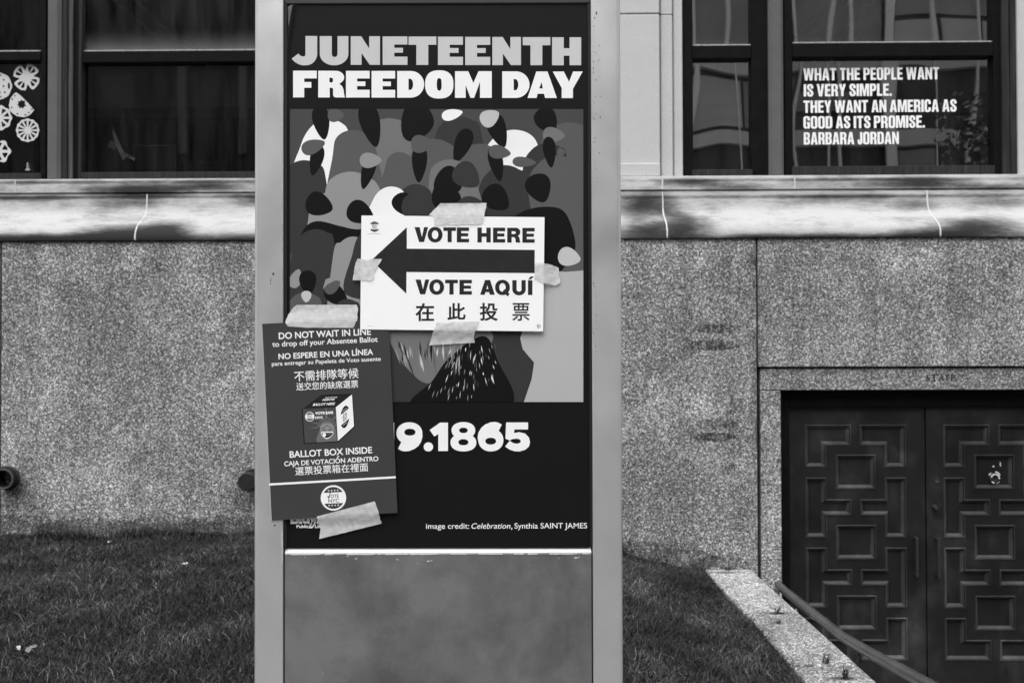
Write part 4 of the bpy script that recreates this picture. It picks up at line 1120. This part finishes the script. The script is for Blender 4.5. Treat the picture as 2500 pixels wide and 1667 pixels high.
leafs(765, 358, 30, 17, -20, 3); leafs(905, 392, 27, 18, 0, 5); leafs(1030, 352, 27, 21, 0, 3); leafs(1220, 372, 27, 16, 8, 3); leafs(1280, 396, 29, 12, 4, 3); leafs(1140, 430, 36, 30, 40, 2); leafs(1370, 372, 10, 10, 0, 3)
arch(815, 470, 120, 700, 5, -8); arch(1015, 450, 90, 560, 2); arch(945, 456, 92, 540, 7, 10); arch(1360, 500, 150, 700, 3)
leafs(780, 500, 34, 28, 20, 1); leafs(880, 520, 34, 27, 25, 1); leafs(985, 500, 30, 24, 60, 1); leafs(1090, 480, 36, 32, 10, 1); leafs(1212, 485, 36, 30, 40, 1); leafs(1316, 460, 36, 30, 70, 1); leafs(1020, 505, 40, 30, 0, 2); leafs(1160, 520, 50, 34, 20, 2)
art([(722, 620), (742, 560), (775, 540), (830, 552), (880, 560), (960, 545), (960, 700), (860, 640), (800, 600)], 1, True)
arch(765, 560, 105, 780, 2, 6); arch(850, 578, 80, 840, 5, 12); arch(920, 556, 120, 720, 2)
art([(1240, 560), (1270, 520), (1330, 505), (1380, 520), (1405, 600), (1380, 650), (1330, 690), (1240, 690)], 1, True)
leafs(1390, 628, 28, 22, 15, 6); leafs(1418, 668, 26, 18, 70, 3)
leafs(722, 680, 24, 14, -70, 5); leafs(752, 690, 30, 20, 85, 1); leafs(822, 722, 34, 22, 40, 1); leafs(812, 700, 22, 14, -35, 3); arch(745, 714, 90, 860, 3); arch(848, 730, 70, 860, 2)
art([(795, 682), (835, 668), (828, 680), (800, 694), (788, 706)], 5); leafs(748, 724, 14, 12, 90, 6)
# lower field: pale panel, dark fan and loose strokes
art([(955, 780), (1330, 780), (1330, 990), (955, 990)], 2)
art([(1340, 660), (1380, 664), (1430, 660), (1430, 990), (1276, 990), (1298, 925), (1304, 885), (1276, 852), (1270, 826), (1290, 760)], 8)
art([(948, 800), (1040, 800), (1200, 810), (1150, 900), (1050, 936), (1000, 905), (965, 860)], 4, True)
art([(1010, 990), (1055, 930), (1100, 870), (1180, 820), (1215, 880), (1245, 990)], 1, True)
def stroke(x, y, ln, wd, ang, g):
    a = R(ang); c, s_ = math.cos(a), math.sin(a)
    P = [(0, -wd / 2), (ln * .5, -wd * .6), (ln, 0), (ln * .5, wd * .5)]
    art([(x + u * c - v * s_, y + u * s_ + v * c) for u, v in P], g)
for i in range(46):
    t = random.random(); stroke(960 + 200 * t + random.uniform(-10, 10), 812 + random.uniform(0, 55), random.uniform(24, 70), random.uniform(2, 6), 68 + 30 * t + random.uniform(-6, 6), random.choice([3, 5, 2, 6, 5, 1]))
for i in range(58):
    t = random.random(); stroke(1090 + 120 * t, 850 + random.uniform(0, 105) - 30 * t, random.uniform(8, 26), random.uniform(1.2, 2.4), 112 - 46 * t + random.uniform(-6, 6), random.choice([7, 6, 5, 5, 3]))
for i in range(12): stroke(1052 + i * 9, 960 + random.uniform(-30, 10), random.uniform(8, 22), 1.8, 110 - i * 2, random.choice([5, 6]))
obj('artwork', b, art_m, poster)

# ------------------------------------------------------------------ vote sign
def VY(px, py): return -.0012 - .0012 * (px - 880) / 446
VO = at(1105, 806, -.007)
sign = empty('vote_sign', VO, 'white paper sign with a big black arrow taped across the poster', 'sign')
def VF(px, py, l=0): return at(px, py, VY(px, py) - .0002 * l) - VO
b = MB()
TL, TR, BR, BL = (882.5, 526.4), (1329.5, 530.5), (1326, 808.8), (879.5, 804)
n1 = 16
for i in range(n1):
    a, c = i / n1, (i + 1) / n1
    lt = lambda t, A, B: (A[0] + (B[0] - A[0]) * t, A[1] + (B[1] - A[1]) * t)
    p1, p2, p3, p4 = lt(a, TL, TR), lt(c, TL, TR), lt(c, BL, BR), lt(a, BL, BR)
    b.face([VF(*p1), VF(*p2), VF(*p3), VF(*p4)]); b.face([VF(*p1, -4), VF(*p4, -4), VF(*p3, -4), VF(*p2, -4)])
    b.face([VF(*p1), VF(*p1, -4), VF(*p2, -4), VF(*p2)]); b.face([VF(*p4), VF(*p3), VF(*p3, -4), VF(*p4, -4)])
obj('card', b, M['paper_white'], sign)
V3 = lambda u, v: (860 + u / 4.356, 500 + v / 4.356)
VF3 = lambda u, v, l: VF(*V3(u, v), l)
b = MB()
arrow = [(203, 590), (580, 240), (580, 467)] + [(580 + 136 * i, 467 + 1.3 * i) for i in range(1, 11)] + [(1940, 727)] + [(1940 - 136.3 * i, 727 - 1.2 * i) for i in range(1, 10)] + [(577, 715), (575, 945)]
b.flat(arrow, [], VF3, 1)
obj('arrow', b, M['paper_black'], sign)
b = MB()
for ch, x0, x1, row in (('V', 662, 807, 0), ('O', 802, 960, 0), ('T', 969, 1103, 0), ('E', 1112, 1242, 0), ('H', 1331, 1473, 0), ('E', 1497, 1626, 0), ('R', 1648, 1790, 0), ('E', 1809, 1940, 0),
                          ('V', 672, 820, 1), ('O', 819, 977, 1), ('T', 988, 1123, 1), ('E', 1140, 1272, 1), ('A', 1360, 1516, 1), ('Q', 1519, 1676, 1), ('U', 1702, 1845, 1), ('I', 1868, 1916, 1)):
    y0 = (239 if row == 0 else 795) + ((x0 + x1) / 2 - 735) * .0063
    put_bold(b, ch, x0, x1, y0, y0 + 158 - row, VF3, 1 + (.5 if ch in 'OA' else 0))
b.flat([(1870, 793), (1897, 762), (1933, 762), (1900, 793)], [], VF3, 1); b.flat([(1600, 918), (1624, 894), (1674, 950), (1652, 975)], [], VF3, 2)
for ch, x0, x1, y0, y1 in (('在', 672, 870, 1045, 1238), ('此', 1012, 1206, 1045, 1224), ('投', 1355, 1550, 1042, 1234), ('票', 1700, 1886, 1045, 1234)):
    put_glyph(b, ch, x0, x1, y0, y1, VF3, 1, .010 if ch == '票' else .022)
put_text(b, 'VOTE INFORMATION', (158, 309), (306, 311), 5, VF3, 1, .0) if False else b.flat([(158, 306), (306, 307.5), (306, 309.5), (158, 308)], [], VF3, 1)
b.flat([(158, 1285), (208, 1286), (208, 1290), (158, 1289)], [], VF3, 1, 1); b.flat([(222, 1286), (236, 1286), (236, 1290), (222, 1290)], [], VF3, 1, 1)
for k in range(3):                                   # recycling mark
    a = 120 * k - 60
    outer = [(1983 + 19 * math.cos(R(a + i * 8)), 1290 + 19 * math.sin(R(a + i * 8))) for i in range(10)]
    inner = [(1983 + 11 * math.cos(R(a + i * 8)), 1290 + 11 * math.sin(R(a + i * 8))) for i in range(10)][::-1]
    tip = [(1983 + 23 * math.cos(R(a + 72)), 1290 + 23 * math.sin(R(a + 72))), (1983 + 15 * math.cos(R(a + 98)), 1290 + 15 * math.sin(R(a + 98))), (1983 + 7 * math.cos(R(a + 72)), 1290 + 7 * math.sin(R(a + 72)))]
    b.flat(outer + tip + inner, [], VF3, 1)
obj('lettering', b, [M['paper_black'], M['ink_pale']], sign)
b = MB(); emblem(b, VF3, 237, 233, 54, R(.5), 1, 1, 0, ring=False)
obj('emblem', b, [M['paper_black'], M['paper_white']], sign)

# ------------------------------------------------------------------ ballot flyer
FO = at(806, 1262, -.004)
fly = empty('ballot_flyer', FO, 'dark grey flyer with white writing and a ballot box, taped crooked on the kiosk', 'flyer')
TLf, TRf, BRf, BLf = (640, 790.5), (949, 776), (970.5, 1251), (663.5, 1270)
def FY(px, py):
    t = (px - 640) / 330.0
    return -.0016 + .0030 * max(0., t - .2) * max(0., min(1., (1150 - py) / 200.)) - .0012 * max(0., min(1., (py - 1130) / 140.)) ** 2 * (1 - .5 * t)
def FF(px, py, l=0): return at(px, py, FY(px, py) - .00018 * l) - FO
b = MB()
def q4(s, t):
    x = (TLf[0] * (1 - s) + TRf[0] * s) * (1 - t) + (BLf[0] * (1 - s) + BRf[0] * s) * t
    y = (TLf[1] * (1 - s) + TRf[1] * s) * (1 - t) + (BLf[1] * (1 - s) + BRf[1] * s) * t
    return x, y
nu, nv = 10, 18
for j in range(nv + 1):
    for i in range(nu + 1): b.v.append(tuple(FF(*q4(i / nu, j / nv))))
for j in range(nv):
    for i in range(nu):
        b.f.append((j * (nu + 1) + i, j * (nu + 1) + i + 1, (j + 1) * (nu + 1) + i + 1, (j + 1) * (nu + 1) + i)); b.m.append(0)
for j in range(nv):                                  # pale cut edge of the card
    for s in (0, 1):
        p, q = q4(s, j / nv), q4(s, (j + 1) / nv)
        if s == 0: b.face([FF(p[0] - .9, p[1]), FF(*p), FF(*q), FF(q[0] - .9, q[1])], 1)
        b.face([FF(*p), FF(*p, -4), FF(*q, -4), FF(*q)], 1)
for i in range(nu):
    p, q = q4(i / nu, 1), q4((i + 1) / nu, 1); b.face([FF(*p), FF(*p, -4), FF(*q, -4), FF(*q)], 1)
obj('card', b, [M['flyer'], M['flyer_edge']], fly)
b = MB()
for body, p0, p1, cap, bo in (('DO NOT WAIT IN LINE', (681.1, 828.1), (905.8, 817.4), 16, .02), ('to drop off your Absentee Ballot', (665.2, 846.9), (922.4, 834.3), 13, .012), ('NO ESPERE EN UNA LÍNEA', (680.3, 877.2), (911.4, 865.8), 14, .02), ('para entregar su Papeleta de Voto ausente', (663.8, 893), (929.7, 880.5), 10, .012), ('BALLOT BOX INSIDE', (707.7, 1117), (908.9, 1105.8), 16, .02), ('CAJA DE VOTACION ADENTRO', (694.2, 1137.7), (924, 1124.7), 11.6, .018)):
    put_text(b, body, p0, p1, cap, FF, 2, bo)
b.flat([(821.5, 1117.6), (825, 1112.8), (829, 1112.8), (824.5, 1117.6)], [], FF, 2)
for body, p0, p1, cap in (('不需排隊等候', (719, 929), (876, 920.5), 18.5), ('送交您的缺席選票', (723.6, 951.5), (874.7, 944.5), 14), ('選票投票箱在裡面', (721.3, 1158.5), (899, 1148), 15.5)):
    put_text(b, body, p0, p1, cap, FF, 2, .006)
obj('lettering', b, M['ink_white'], fly)
b = MB(); 
for i in range(20):
    x0_, x1_ = 657.2 + 15.45 * i, 657.2 + 15.45 * (i + 1); yy = lambda x: 1179.6 - (x - 657.2) * .0576
    b.flat([(x0_, yy(x0_)), (x1_, yy(x1_)), (x1_, yy(x1_) + 5.1), (x0_, yy(x0_) + 5.1)], [], FF, 2)

obj('rule', b, M['ink_white'], fly)
b = MB(); emblem(b, FF, 814.1, 1214.7, 31, R(-2.6), 2, 0, 1)
obj('emblem', b, [M['ink_white'], M['flyer']], fly)
BZ = lambda u, v: (720 + u / 9.8, 940 + v / 9.8)
BF = lambda u, v, l: FF(*BZ(u, v), l)
b = MB()
b.flat([(165, 585), (640, 232), (1372, 205), (1440, 990), (1050, 1352), (215, 1402)], [], BF, 2, 3)   # printed shadow line of the box picture
b.flat([(185, 572), (650, 240), (1360, 222), (985, 530)], [], BF, 3, 0)
b.flat([(185, 572), (985, 530), (1030, 1335), (235, 1385)], [], BF, 3, 2)
b.flat([(980, 528), (1365, 222), (1415, 980), (1030, 1335)], [], BF, 4, 1)
put_text(b, 'DROP OFF YOUR', (722, 312), (1012, 300), 24, BF, 4, .03, .5, 1)
put_text(b, 'ABSENTEE', (648, 374), (965, 360), 44, BF, 4, .03, .5, 1)
put_text(b, 'BALLOT HERE', (425, 494), (970, 470), 58, BF, 4, .03, .5, 1)
b.flat([(590, 412), (632, 386), (1010, 376), (985, 405)], [], BF, 4, 3)
put_text(b, 'VOTE SAFE', (485, 702), (918, 685), 62, BF, 4, .05, 0, 1); put_text(b, 'NYC', (488, 808), (672, 798), 58, BF, 4, .05, 0, 1)
emblem(b, BF, 355, 752, 112, R(-2.5), 4, 1, 3)
# crowned head with a mask
for P in ([(345, 878), (545, 905), (545, 935)], [(345, 1022), (548, 995), (548, 1030)], [(735, 545), (760, 545), (780, 770), (725, 775)], [(985, 735), (985, 775), (930, 820), (895, 800)]): b.flat(P, [], BF, 3.6, 4)
b.flat([(515, 1285), (580, 1100), (620, 1000), (940, 985), (985, 1080), (1005, 1338), (530, 1368)], [], BF, 4, 4)
b.flat(arc(768, 985, 218, 205, 180, 360, 22) + arc(768, 1000, 165, 100, 360, 180, 16), [], BF, 4.4, 4)
for i in range(13):
    a = 192 + i * 13; b.flat([(768 + 150 * math.cos(R(a)), 985 + 135 * math.sin(R(a))), (768 + 205 * math.cos(R(a)), 985 + 190 * math.sin(R(a))), (768 + 205 * math.cos(R(a + 5)), 985 + 190 * math.sin(R(a + 5))), (768 + 150 * math.cos(R(a + 5)), 985 + 135 * math.sin(R(a + 5)))], [], BF, 4.8, 0)
b.flat(smooth_closed([(605, 1000), (660, 925), (768, 905), (880, 925), (932, 1000), (910, 1150), (768, 1280), (630, 1150)]), [], BF, 5, 5)
b.flat([(625, 1040), (765, 945), (910, 1040), (905, 1062), (765, 975), (632, 1066)], [], BF, 5.4, 4)
for x in (705, 835): b.flat(sup(x, 1070, 48, 24, 2, 16), [], BF, 5.4, 4)
b.flat(smooth_closed([(625, 1130), (768, 1112), (915, 1120), (890, 1210), (770, 1285), (660, 1220)]), [], BF, 5.8, 1)
b.flat(smooth_closed([(640, 1150), (768, 1135), (900, 1140), (875, 1205), (770, 1260), (670, 1212)]), [], BF, 6.2, 3)
b.flat(disc(703, 1186, 44, 20), [], BF, 6.6, 1)
for y in (1150, 1176, 1202): b.flat([(755, y), (880, y - 5), (880, y + 2), (755, y + 7)], [], BF, 6.6, 5)
emblem(b, BF, 1197, 755, 200, 0, 5, 1, 3, ring=False, shear=((.56, -.46), (.06, 1.25)))
obj('box_picture', b, [plain('box_top', .014, .5, .2), M['ink_white'], plain('box_front', .06, .5, .2), plain('box_ink', .006, .5, .1), plain('box_figure', .13, .5), plain('box_face', .24, .5)], fly)

# ------------------------------------------------------------------ masking tape
def tape(label, P, off, crease=None, torn=(0,)):
    c = (sum(p[0] for p in P) / len(P), sum(p[1] for p in P) / len(P))
    # jagged outline, then a fine fill so the strip can drape
    Q = []
    for i in range(len(P)):
        a, e = P[i], P[(i + 1) % len(P)]; ln = math.hypot(e[0] - a[0], e[1] - a[1]); n = max(1, int(ln / 4))
        for k in range(n):
            t = k / n; j = .9 if i in torn and k else (.18 if k else 0)
            Q.append((a[0] + (e[0] - a[0]) * t + random.uniform(-j, j), a[1] + (e[1] - a[1]) * t + random.uniform(-j, j)))
    y_ = lambda px, py: off(px, py) - .0009 - .0005 * math.sin(px * .16 + py * .25) - .0004 * math.sin(px * .37 - py * .19)
    O = at(c[0], c[1], off(*c))
    bm_ = bmesh.new()
    vs_ = [bm_.verts.new((p[0], -p[1], 0)) for p in Q]
    bm_.faces.new(vs_)
    x0, x1 = min(p[0] for p in Q), max(p[0] for p in Q); z0, z1 = min(-p[1] for p in Q), max(-p[1] for p in Q)
    k = x0 + 5
    while k < x1:
        bmesh.ops.bisect_plane(bm_, geom=bm_.verts[:] + bm_.edges[:] + bm_.faces[:], plane_co=(k, 0, 0), plane_no=(1, 0, 0)); k += 6
    k = z0 + 5
    while k < z1:
        bmesh.ops.bisect_plane(bm_, geom=bm_.verts[:] + bm_.edges[:] + bm_.faces[:], plane_co=(0, k, 0), plane_no=(0, 1, 0)); k += 6
    bmesh.ops.triangulate(bm_, faces=bm_.faces[:])
    for v in bm_.verts:
        px, py = v.co.x, -v.co.y; v.co = at(px, py, y_(px, py)) - O
    b = MB(); b.bm(bm_)
    o = obj('tape_strip', b, M['tape'], smooth=60); o.location = O
    return tag(o, label, 'tape', 'strips of masking tape on the kiosk')
Z4 = lambda P: [(640 + u / 2.735, 460 + v / 2.735) for u, v in P]
V3l = lambda P: [V3(u, v) for u, v in P]
inq = lambda px, py: (881 < px < 1328 and 528 + (px - 882) * .009 < py < 804.5 + (px - 880) * .0105)
def blend(px, py, soft=6.0):            # 1 on the vote sign, falling to 0 beyond its border
    dx = max(881 - px, px - 1328, 0); dy = max(528 - py, py - 806, 0)
    return max(0., 1 - math.hypot(dx, dy) / soft)
off_sign = lambda px, py: (.0044 * (1 - blend(px, py, 24)) + (VY(px, py) - .001) * blend(px, py, 24)) if blend(px, py, 24) < 1 else VY(px, py) - .001
tape('masking tape strip over the top edge of the arrow sign', Z4([(1113, 180), (1140, 150), (1165, 128), (1190, 100), (1500, 98), (1492, 140), (1482, 186), (1474, 240), (1150, 246), (1148, 186)]), off_sign, torn=(0, 1, 2, 4, 5))
tape('masking tape piece at the left end of the arrow', V3l([(55, 572), (98, 575), (315, 577), (300, 612), (272, 650), (240, 720), (215, 806), (5, 802), (22, 690), (35, 620)]), off_sign, torn=(2, 3, 4, 5, 7, 8))
tape('masking tape piece on the right edge of the arrow sign', Z4([(1822, 492), (1885, 500), (1935, 512), (1980, 532), (1984, 580), (1990, 630), (1962, 650), (1885, 634), (1818, 606)]), off_sign, torn=(2, 3, 4, 5, 7))
tape('masking tape strip under the bottom edge of the arrow sign', Z4([(1165, 895), (1450, 884), (1425, 950), (1414, 985), (1420, 1030), (1115, 1047), (1128, 1010), (1145, 950)]), off_sign, torn=(1, 2, 3, 5, 6))
def on_fly(px, py):
    top = 790.5 - (px - 640) * .047
    k = max(0., min(1., (py - (top - 26)) / 26.))
    return .0042 * (1 - k) + (FY(px, py) - .0008) * k if px > 692 else FY(px, py) - .0008
tape('wide crumpled masking tape strip over the top of the flyer', Z4([(230, 778), (630, 776), (640, 800), (636, 872), (622, 905), (606, 931), (300, 930), (172, 921), (155, 895), (172, 850), (195, 812)]), on_fly, torn=(1, 2, 3, 4, 7, 8, 9, 10))
Z5 = lambda P: [(600 + u / 2.7025, 760 + v / 2.7025) for u, v in P]
def on_bot(px, py):
    bot = 1270 - (px - 663) * .062
    k = max(0., min(1., (bot + 22 - py) / 22.))
    return .0042 * (1 - k) + (FY(px, min(py, bot)) - .0008) * k
tape('slanting masking tape strip over the bottom of the flyer', Z5([(468, 1352), (850, 1252), (868, 1300), (880, 1345), (897, 1398), (484, 1500), (490, 1460), (492, 1425), (478, 1385)]), on_bot, torn=(1, 2, 3, 5, 6, 7))

# ================================================================== litter on the lawn
def scrap(px, py, w_, h_, label):
    lo, hi = 2.0, 12.0
    d = ray(px, py)
    for _ in range(60):
        t = (lo + hi) / 2; p = EYE + d * t
        if p.z > float(gz(p.x, min(p.y, 4.05))) + .03: lo = t
        else: hi = t
    p = EYE + d * lo
    b = MB()
    for i in range(11):
        a = random.uniform(0, 6.28); c = Vector((random.uniform(-w_, w_), random.uniform(-.01, .01), random.uniform(0, h_)))
        r = random.uniform(.35, .6) * w_
        nrm = Vector((random.gauss(0, 1), random.gauss(0, 1), random.gauss(0, 1) + .6)).normalized(); t1 = nrm.orthogonal().normalized(); t2 = nrm.cross(t1)
        b.face([c + (t1 * math.cos(a + k * 1.2) + t2 * math.sin(a + k * 1.2)) * r * random.uniform(.45, 1) for k in range(5)])
    o = obj('paper_scrap', b, M['scrap']); o.location = p
    return tag(o, label, 'scrap')
scrap(64, 1586, .030, .014, 'crumpled white paper scrap in the grass at the lower left')
scrap(265, 1323, .013, .008, 'tiny white scrap on the lawn near the granite wall')
scrap(449, 1376, .017, .005, 'thin pale scrap on the lawn left of the kiosk')

# ================================================================== across the street (seen as reflections in the windows)
opp = empty('opposite_building', (0, -24.5, 0), 'pale banded office building across the street, mirrored in the windows', 'building')
b = MB(); b.box(-45, 45, -10, 0, 0, 17); obj('wall', b, plain('opp_dark', .05, .6, var=.3, vscale=.6), opp)
Mb, Mm, Mp = plain('opp_band', .6, .7, var=.1), plain('opp_mullion', .8, .6), plain('opp_panel', .5, .7, var=.2, vscale=.4)
Mq = plain('opp_panel_grey', .3, .7, var=.3, vscale=.4)
for z0, z1 in ((3.4, 4.1), (6.4, 7.0), (9.0, 9.5), (11.7, 12.2), (15.6, 16.4)):
    b = MB(); b.box(3.0, 45, .02, .35, z0, z1); obj('band', b, Mb, opp)
for x, wd in ((5.6, .12), (6.9, .09), (7.8, .10), (9.1, .1), (10.5, .12), (11.1, .14), (12.55, .36), (14.0, .09), (15.5, .09), (17.0, .1), (18.5, .2), (20, .2), (23, .2)):
    b = MB(); b.box(x - wd / 2, x + wd / 2, .36, .5, .5, 16.5); obj('mullion', b, Mm, opp)
for x0, x1, z0, z1, mm in ((12.9, 14.2, 12.4, 13.4, Mp), (14.3, 15.7, 12.4, 13.45, Mp), (15.8, 17.6, 12.4, 13.4, Mp), (12.9, 17.6, 13.6, 15.5, Mq), (9.2, 12.3, 12.4, 15.5, Mq), (3.4, 8.9, 12.4, 15.5, Mq), (3.4, 7.2, 9.7, 11.5, Mp), (7.4, 9.0, 9.7, 11.5, Mq), (12.9, 14.0, 8.2, 8.9, Mq), (14.2, 16.6, 7.1, 8.0, Mq), (9.2, 11.6, 10.2, 10.9, Mq)):
    b = MB(); b.box(x0, x1, .03, .12, z0, z1); obj('panel', b, mm, opp)
Ml = plain('opp_pilaster', .4, .7)
for x in (-12.6, -10.5):
    b = MB(); b.box(x - .13, x + .13, .02, .25, 8.9, 12.2); obj('pilaster', b, Ml, opp)
def tree(x, y, h, label, seed):
    rg = random.Random(seed)
    root = empty('street_tree', (x, y, 0), label, 'tree', 'street trees across the road')
    b = MB(); b.tube([(0, 0, 0), (.05, 0, h * .35), (0, .05, h * .7)], [.16, .12, .06], 10)
    for k in range(7):
        a = k * .9; b.tube([(0, 0, h * (.38 + .04 * k)), (math.cos(a) * .9, math.sin(a) * .9, h * (.55 + .05 * k))], [.06, .02], 7)
    obj('trunk', b, plain('bark', .05, .9), root)
    b = MB()
    cl = [(Vector((rg.gauss(0, .9), rg.gauss(0, .9), h * rg.uniform(.5, 1.0))), rg.uniform(.35, .8)) for _ in range(26)]
    for c, r in cl:
        for i in range(150):
            d = Vector((rg.gauss(0, 1), rg.gauss(0, 1), rg.gauss(0, 1))).normalized() * r * rg.random() ** .4
            q = c + d; s_ = rg.uniform(.05, .1)
            t1 = Vector((rg.gauss(0, 1), rg.gauss(0, 1), rg.gauss(0, 1))).normalized(); t2 = t1.orthogonal().normalized()
            b.face([q - t1 * s_, q + t2 * s_ * .6, q + t1 * s_, q - t2 * s_ * .6])
    obj('crown', b, plain('leaves', .05, .6, var=.3, vscale=3), root)
tree(12.6, -14.0, 9.2, 'leafy street tree mirrored in the quotation window', 3)

# ================================================================== grass blades
def grass():
    parts = []
    for (x0, x1, n) in ((-4.4, -.40, 230000), (-.40, .45, 14000), (.45, 1.185, 70000)):
        x = rng.uniform(x0, x1, n); y = .45 + (4.052 - .45) * rng.random(n)
        parts.append((x, y))
    n = 22000
    parts.append((rng.uniform(-4.4, 1.18, n), 4.045 - np.abs(rng.normal(0, .03, n))))
    x = np.concatenate([p[0] for p in parts]); y = np.concatenate([p[1] for p in parts]); n = len(x)
    z = gz(x, y)
    clump = .5 + .5 * np.sin(x * 9 + 2 * np.sin(y * 7)) * np.sin(y * 11 + 1.5 * np.sin(x * 8))
    h = rng.uniform(.010, .030, n) * (.75 + .6 * clump) + (rng.random(n) < .04) * rng.uniform(.01, .035, n)
    wall = (y > 3.93) & (np.sin(x * 4.3) + .7 * np.sin(x * 11.0 + 1) + .5 * np.sin(x * 23) > rng.uniform(-.6, 1.6, n))
    h = h + wall * rng.uniform(0, .11, n) * rng.random(n)
    a = rng.uniform(0, 2 * np.pi, n); lean = h * rng.uniform(.3, 2.0, n)
    wv = rng.uniform(.0009, .0018, n)
    dx, dy = np.cos(a), np.sin(a)
    fa = rng.uniform(0, 2 * np.pi, n); sx, sy = np.cos(fa) * wv, np.sin(fa) * wv
    V = np.empty((n, 5, 3), np.float32)
    V[:, 0] = np.stack([x - sx, y - sy, z], 1); V[:, 1] = np.stack([x + sx, y + sy, z], 1)
    mx, my, mz = x + dx * lean * .38, y + dy * lean * .38, z + h * .66
    V[:, 2] = np.stack([mx + sx * .8, my + sy * .8, mz], 1); V[:, 3] = np.stack([mx - sx * .8, my - sy * .8, mz], 1)
    V[:, 4] = np.stack([x + dx * lean, y + dy * lean, z + h * .95], 1)
    V[:, :, 1] = np.minimum(V[:, :, 1], 4.056)
    me = bpy.data.meshes.new('grass')
    me.vertices.add(n * 5); me.vertices.foreach_set('co', V.ravel())
    base = (np.arange(n) * 5)[:, None]
    loops = (base + np.array([0, 1, 2, 3, 3, 2, 4])[None]).astype(np.int32).ravel()
    me.loops.add(len(loops)); me.loops.foreach_set('vertex_index', loops)
    ls = ((np.arange(n) * 7)[:, None] + np.array([0, 4])[None]).astype(np.int32).ravel()
    me.polygons.add(n * 2); me.polygons.foreach_set('loop_start', ls)
    me.update(calc_edges=True)
    t = np.clip(rng.normal(.42, .17, n) + (rng.random(n) < .05) * .45, 0.02, 1.1)
    at_ = me.attributes.new('tone', 'FLOAT', 'POINT'); at_.data.foreach_set('value', np.repeat(t, 5).astype(np.float32))
    me.materials.append(M['grass'])
    o = bpy.data.objects.new('grass', me); col.objects.link(o)
    tag(o, 'short dark grass covering the lawn in front of the granite wall', 'grass', kind='stuff')
grass()
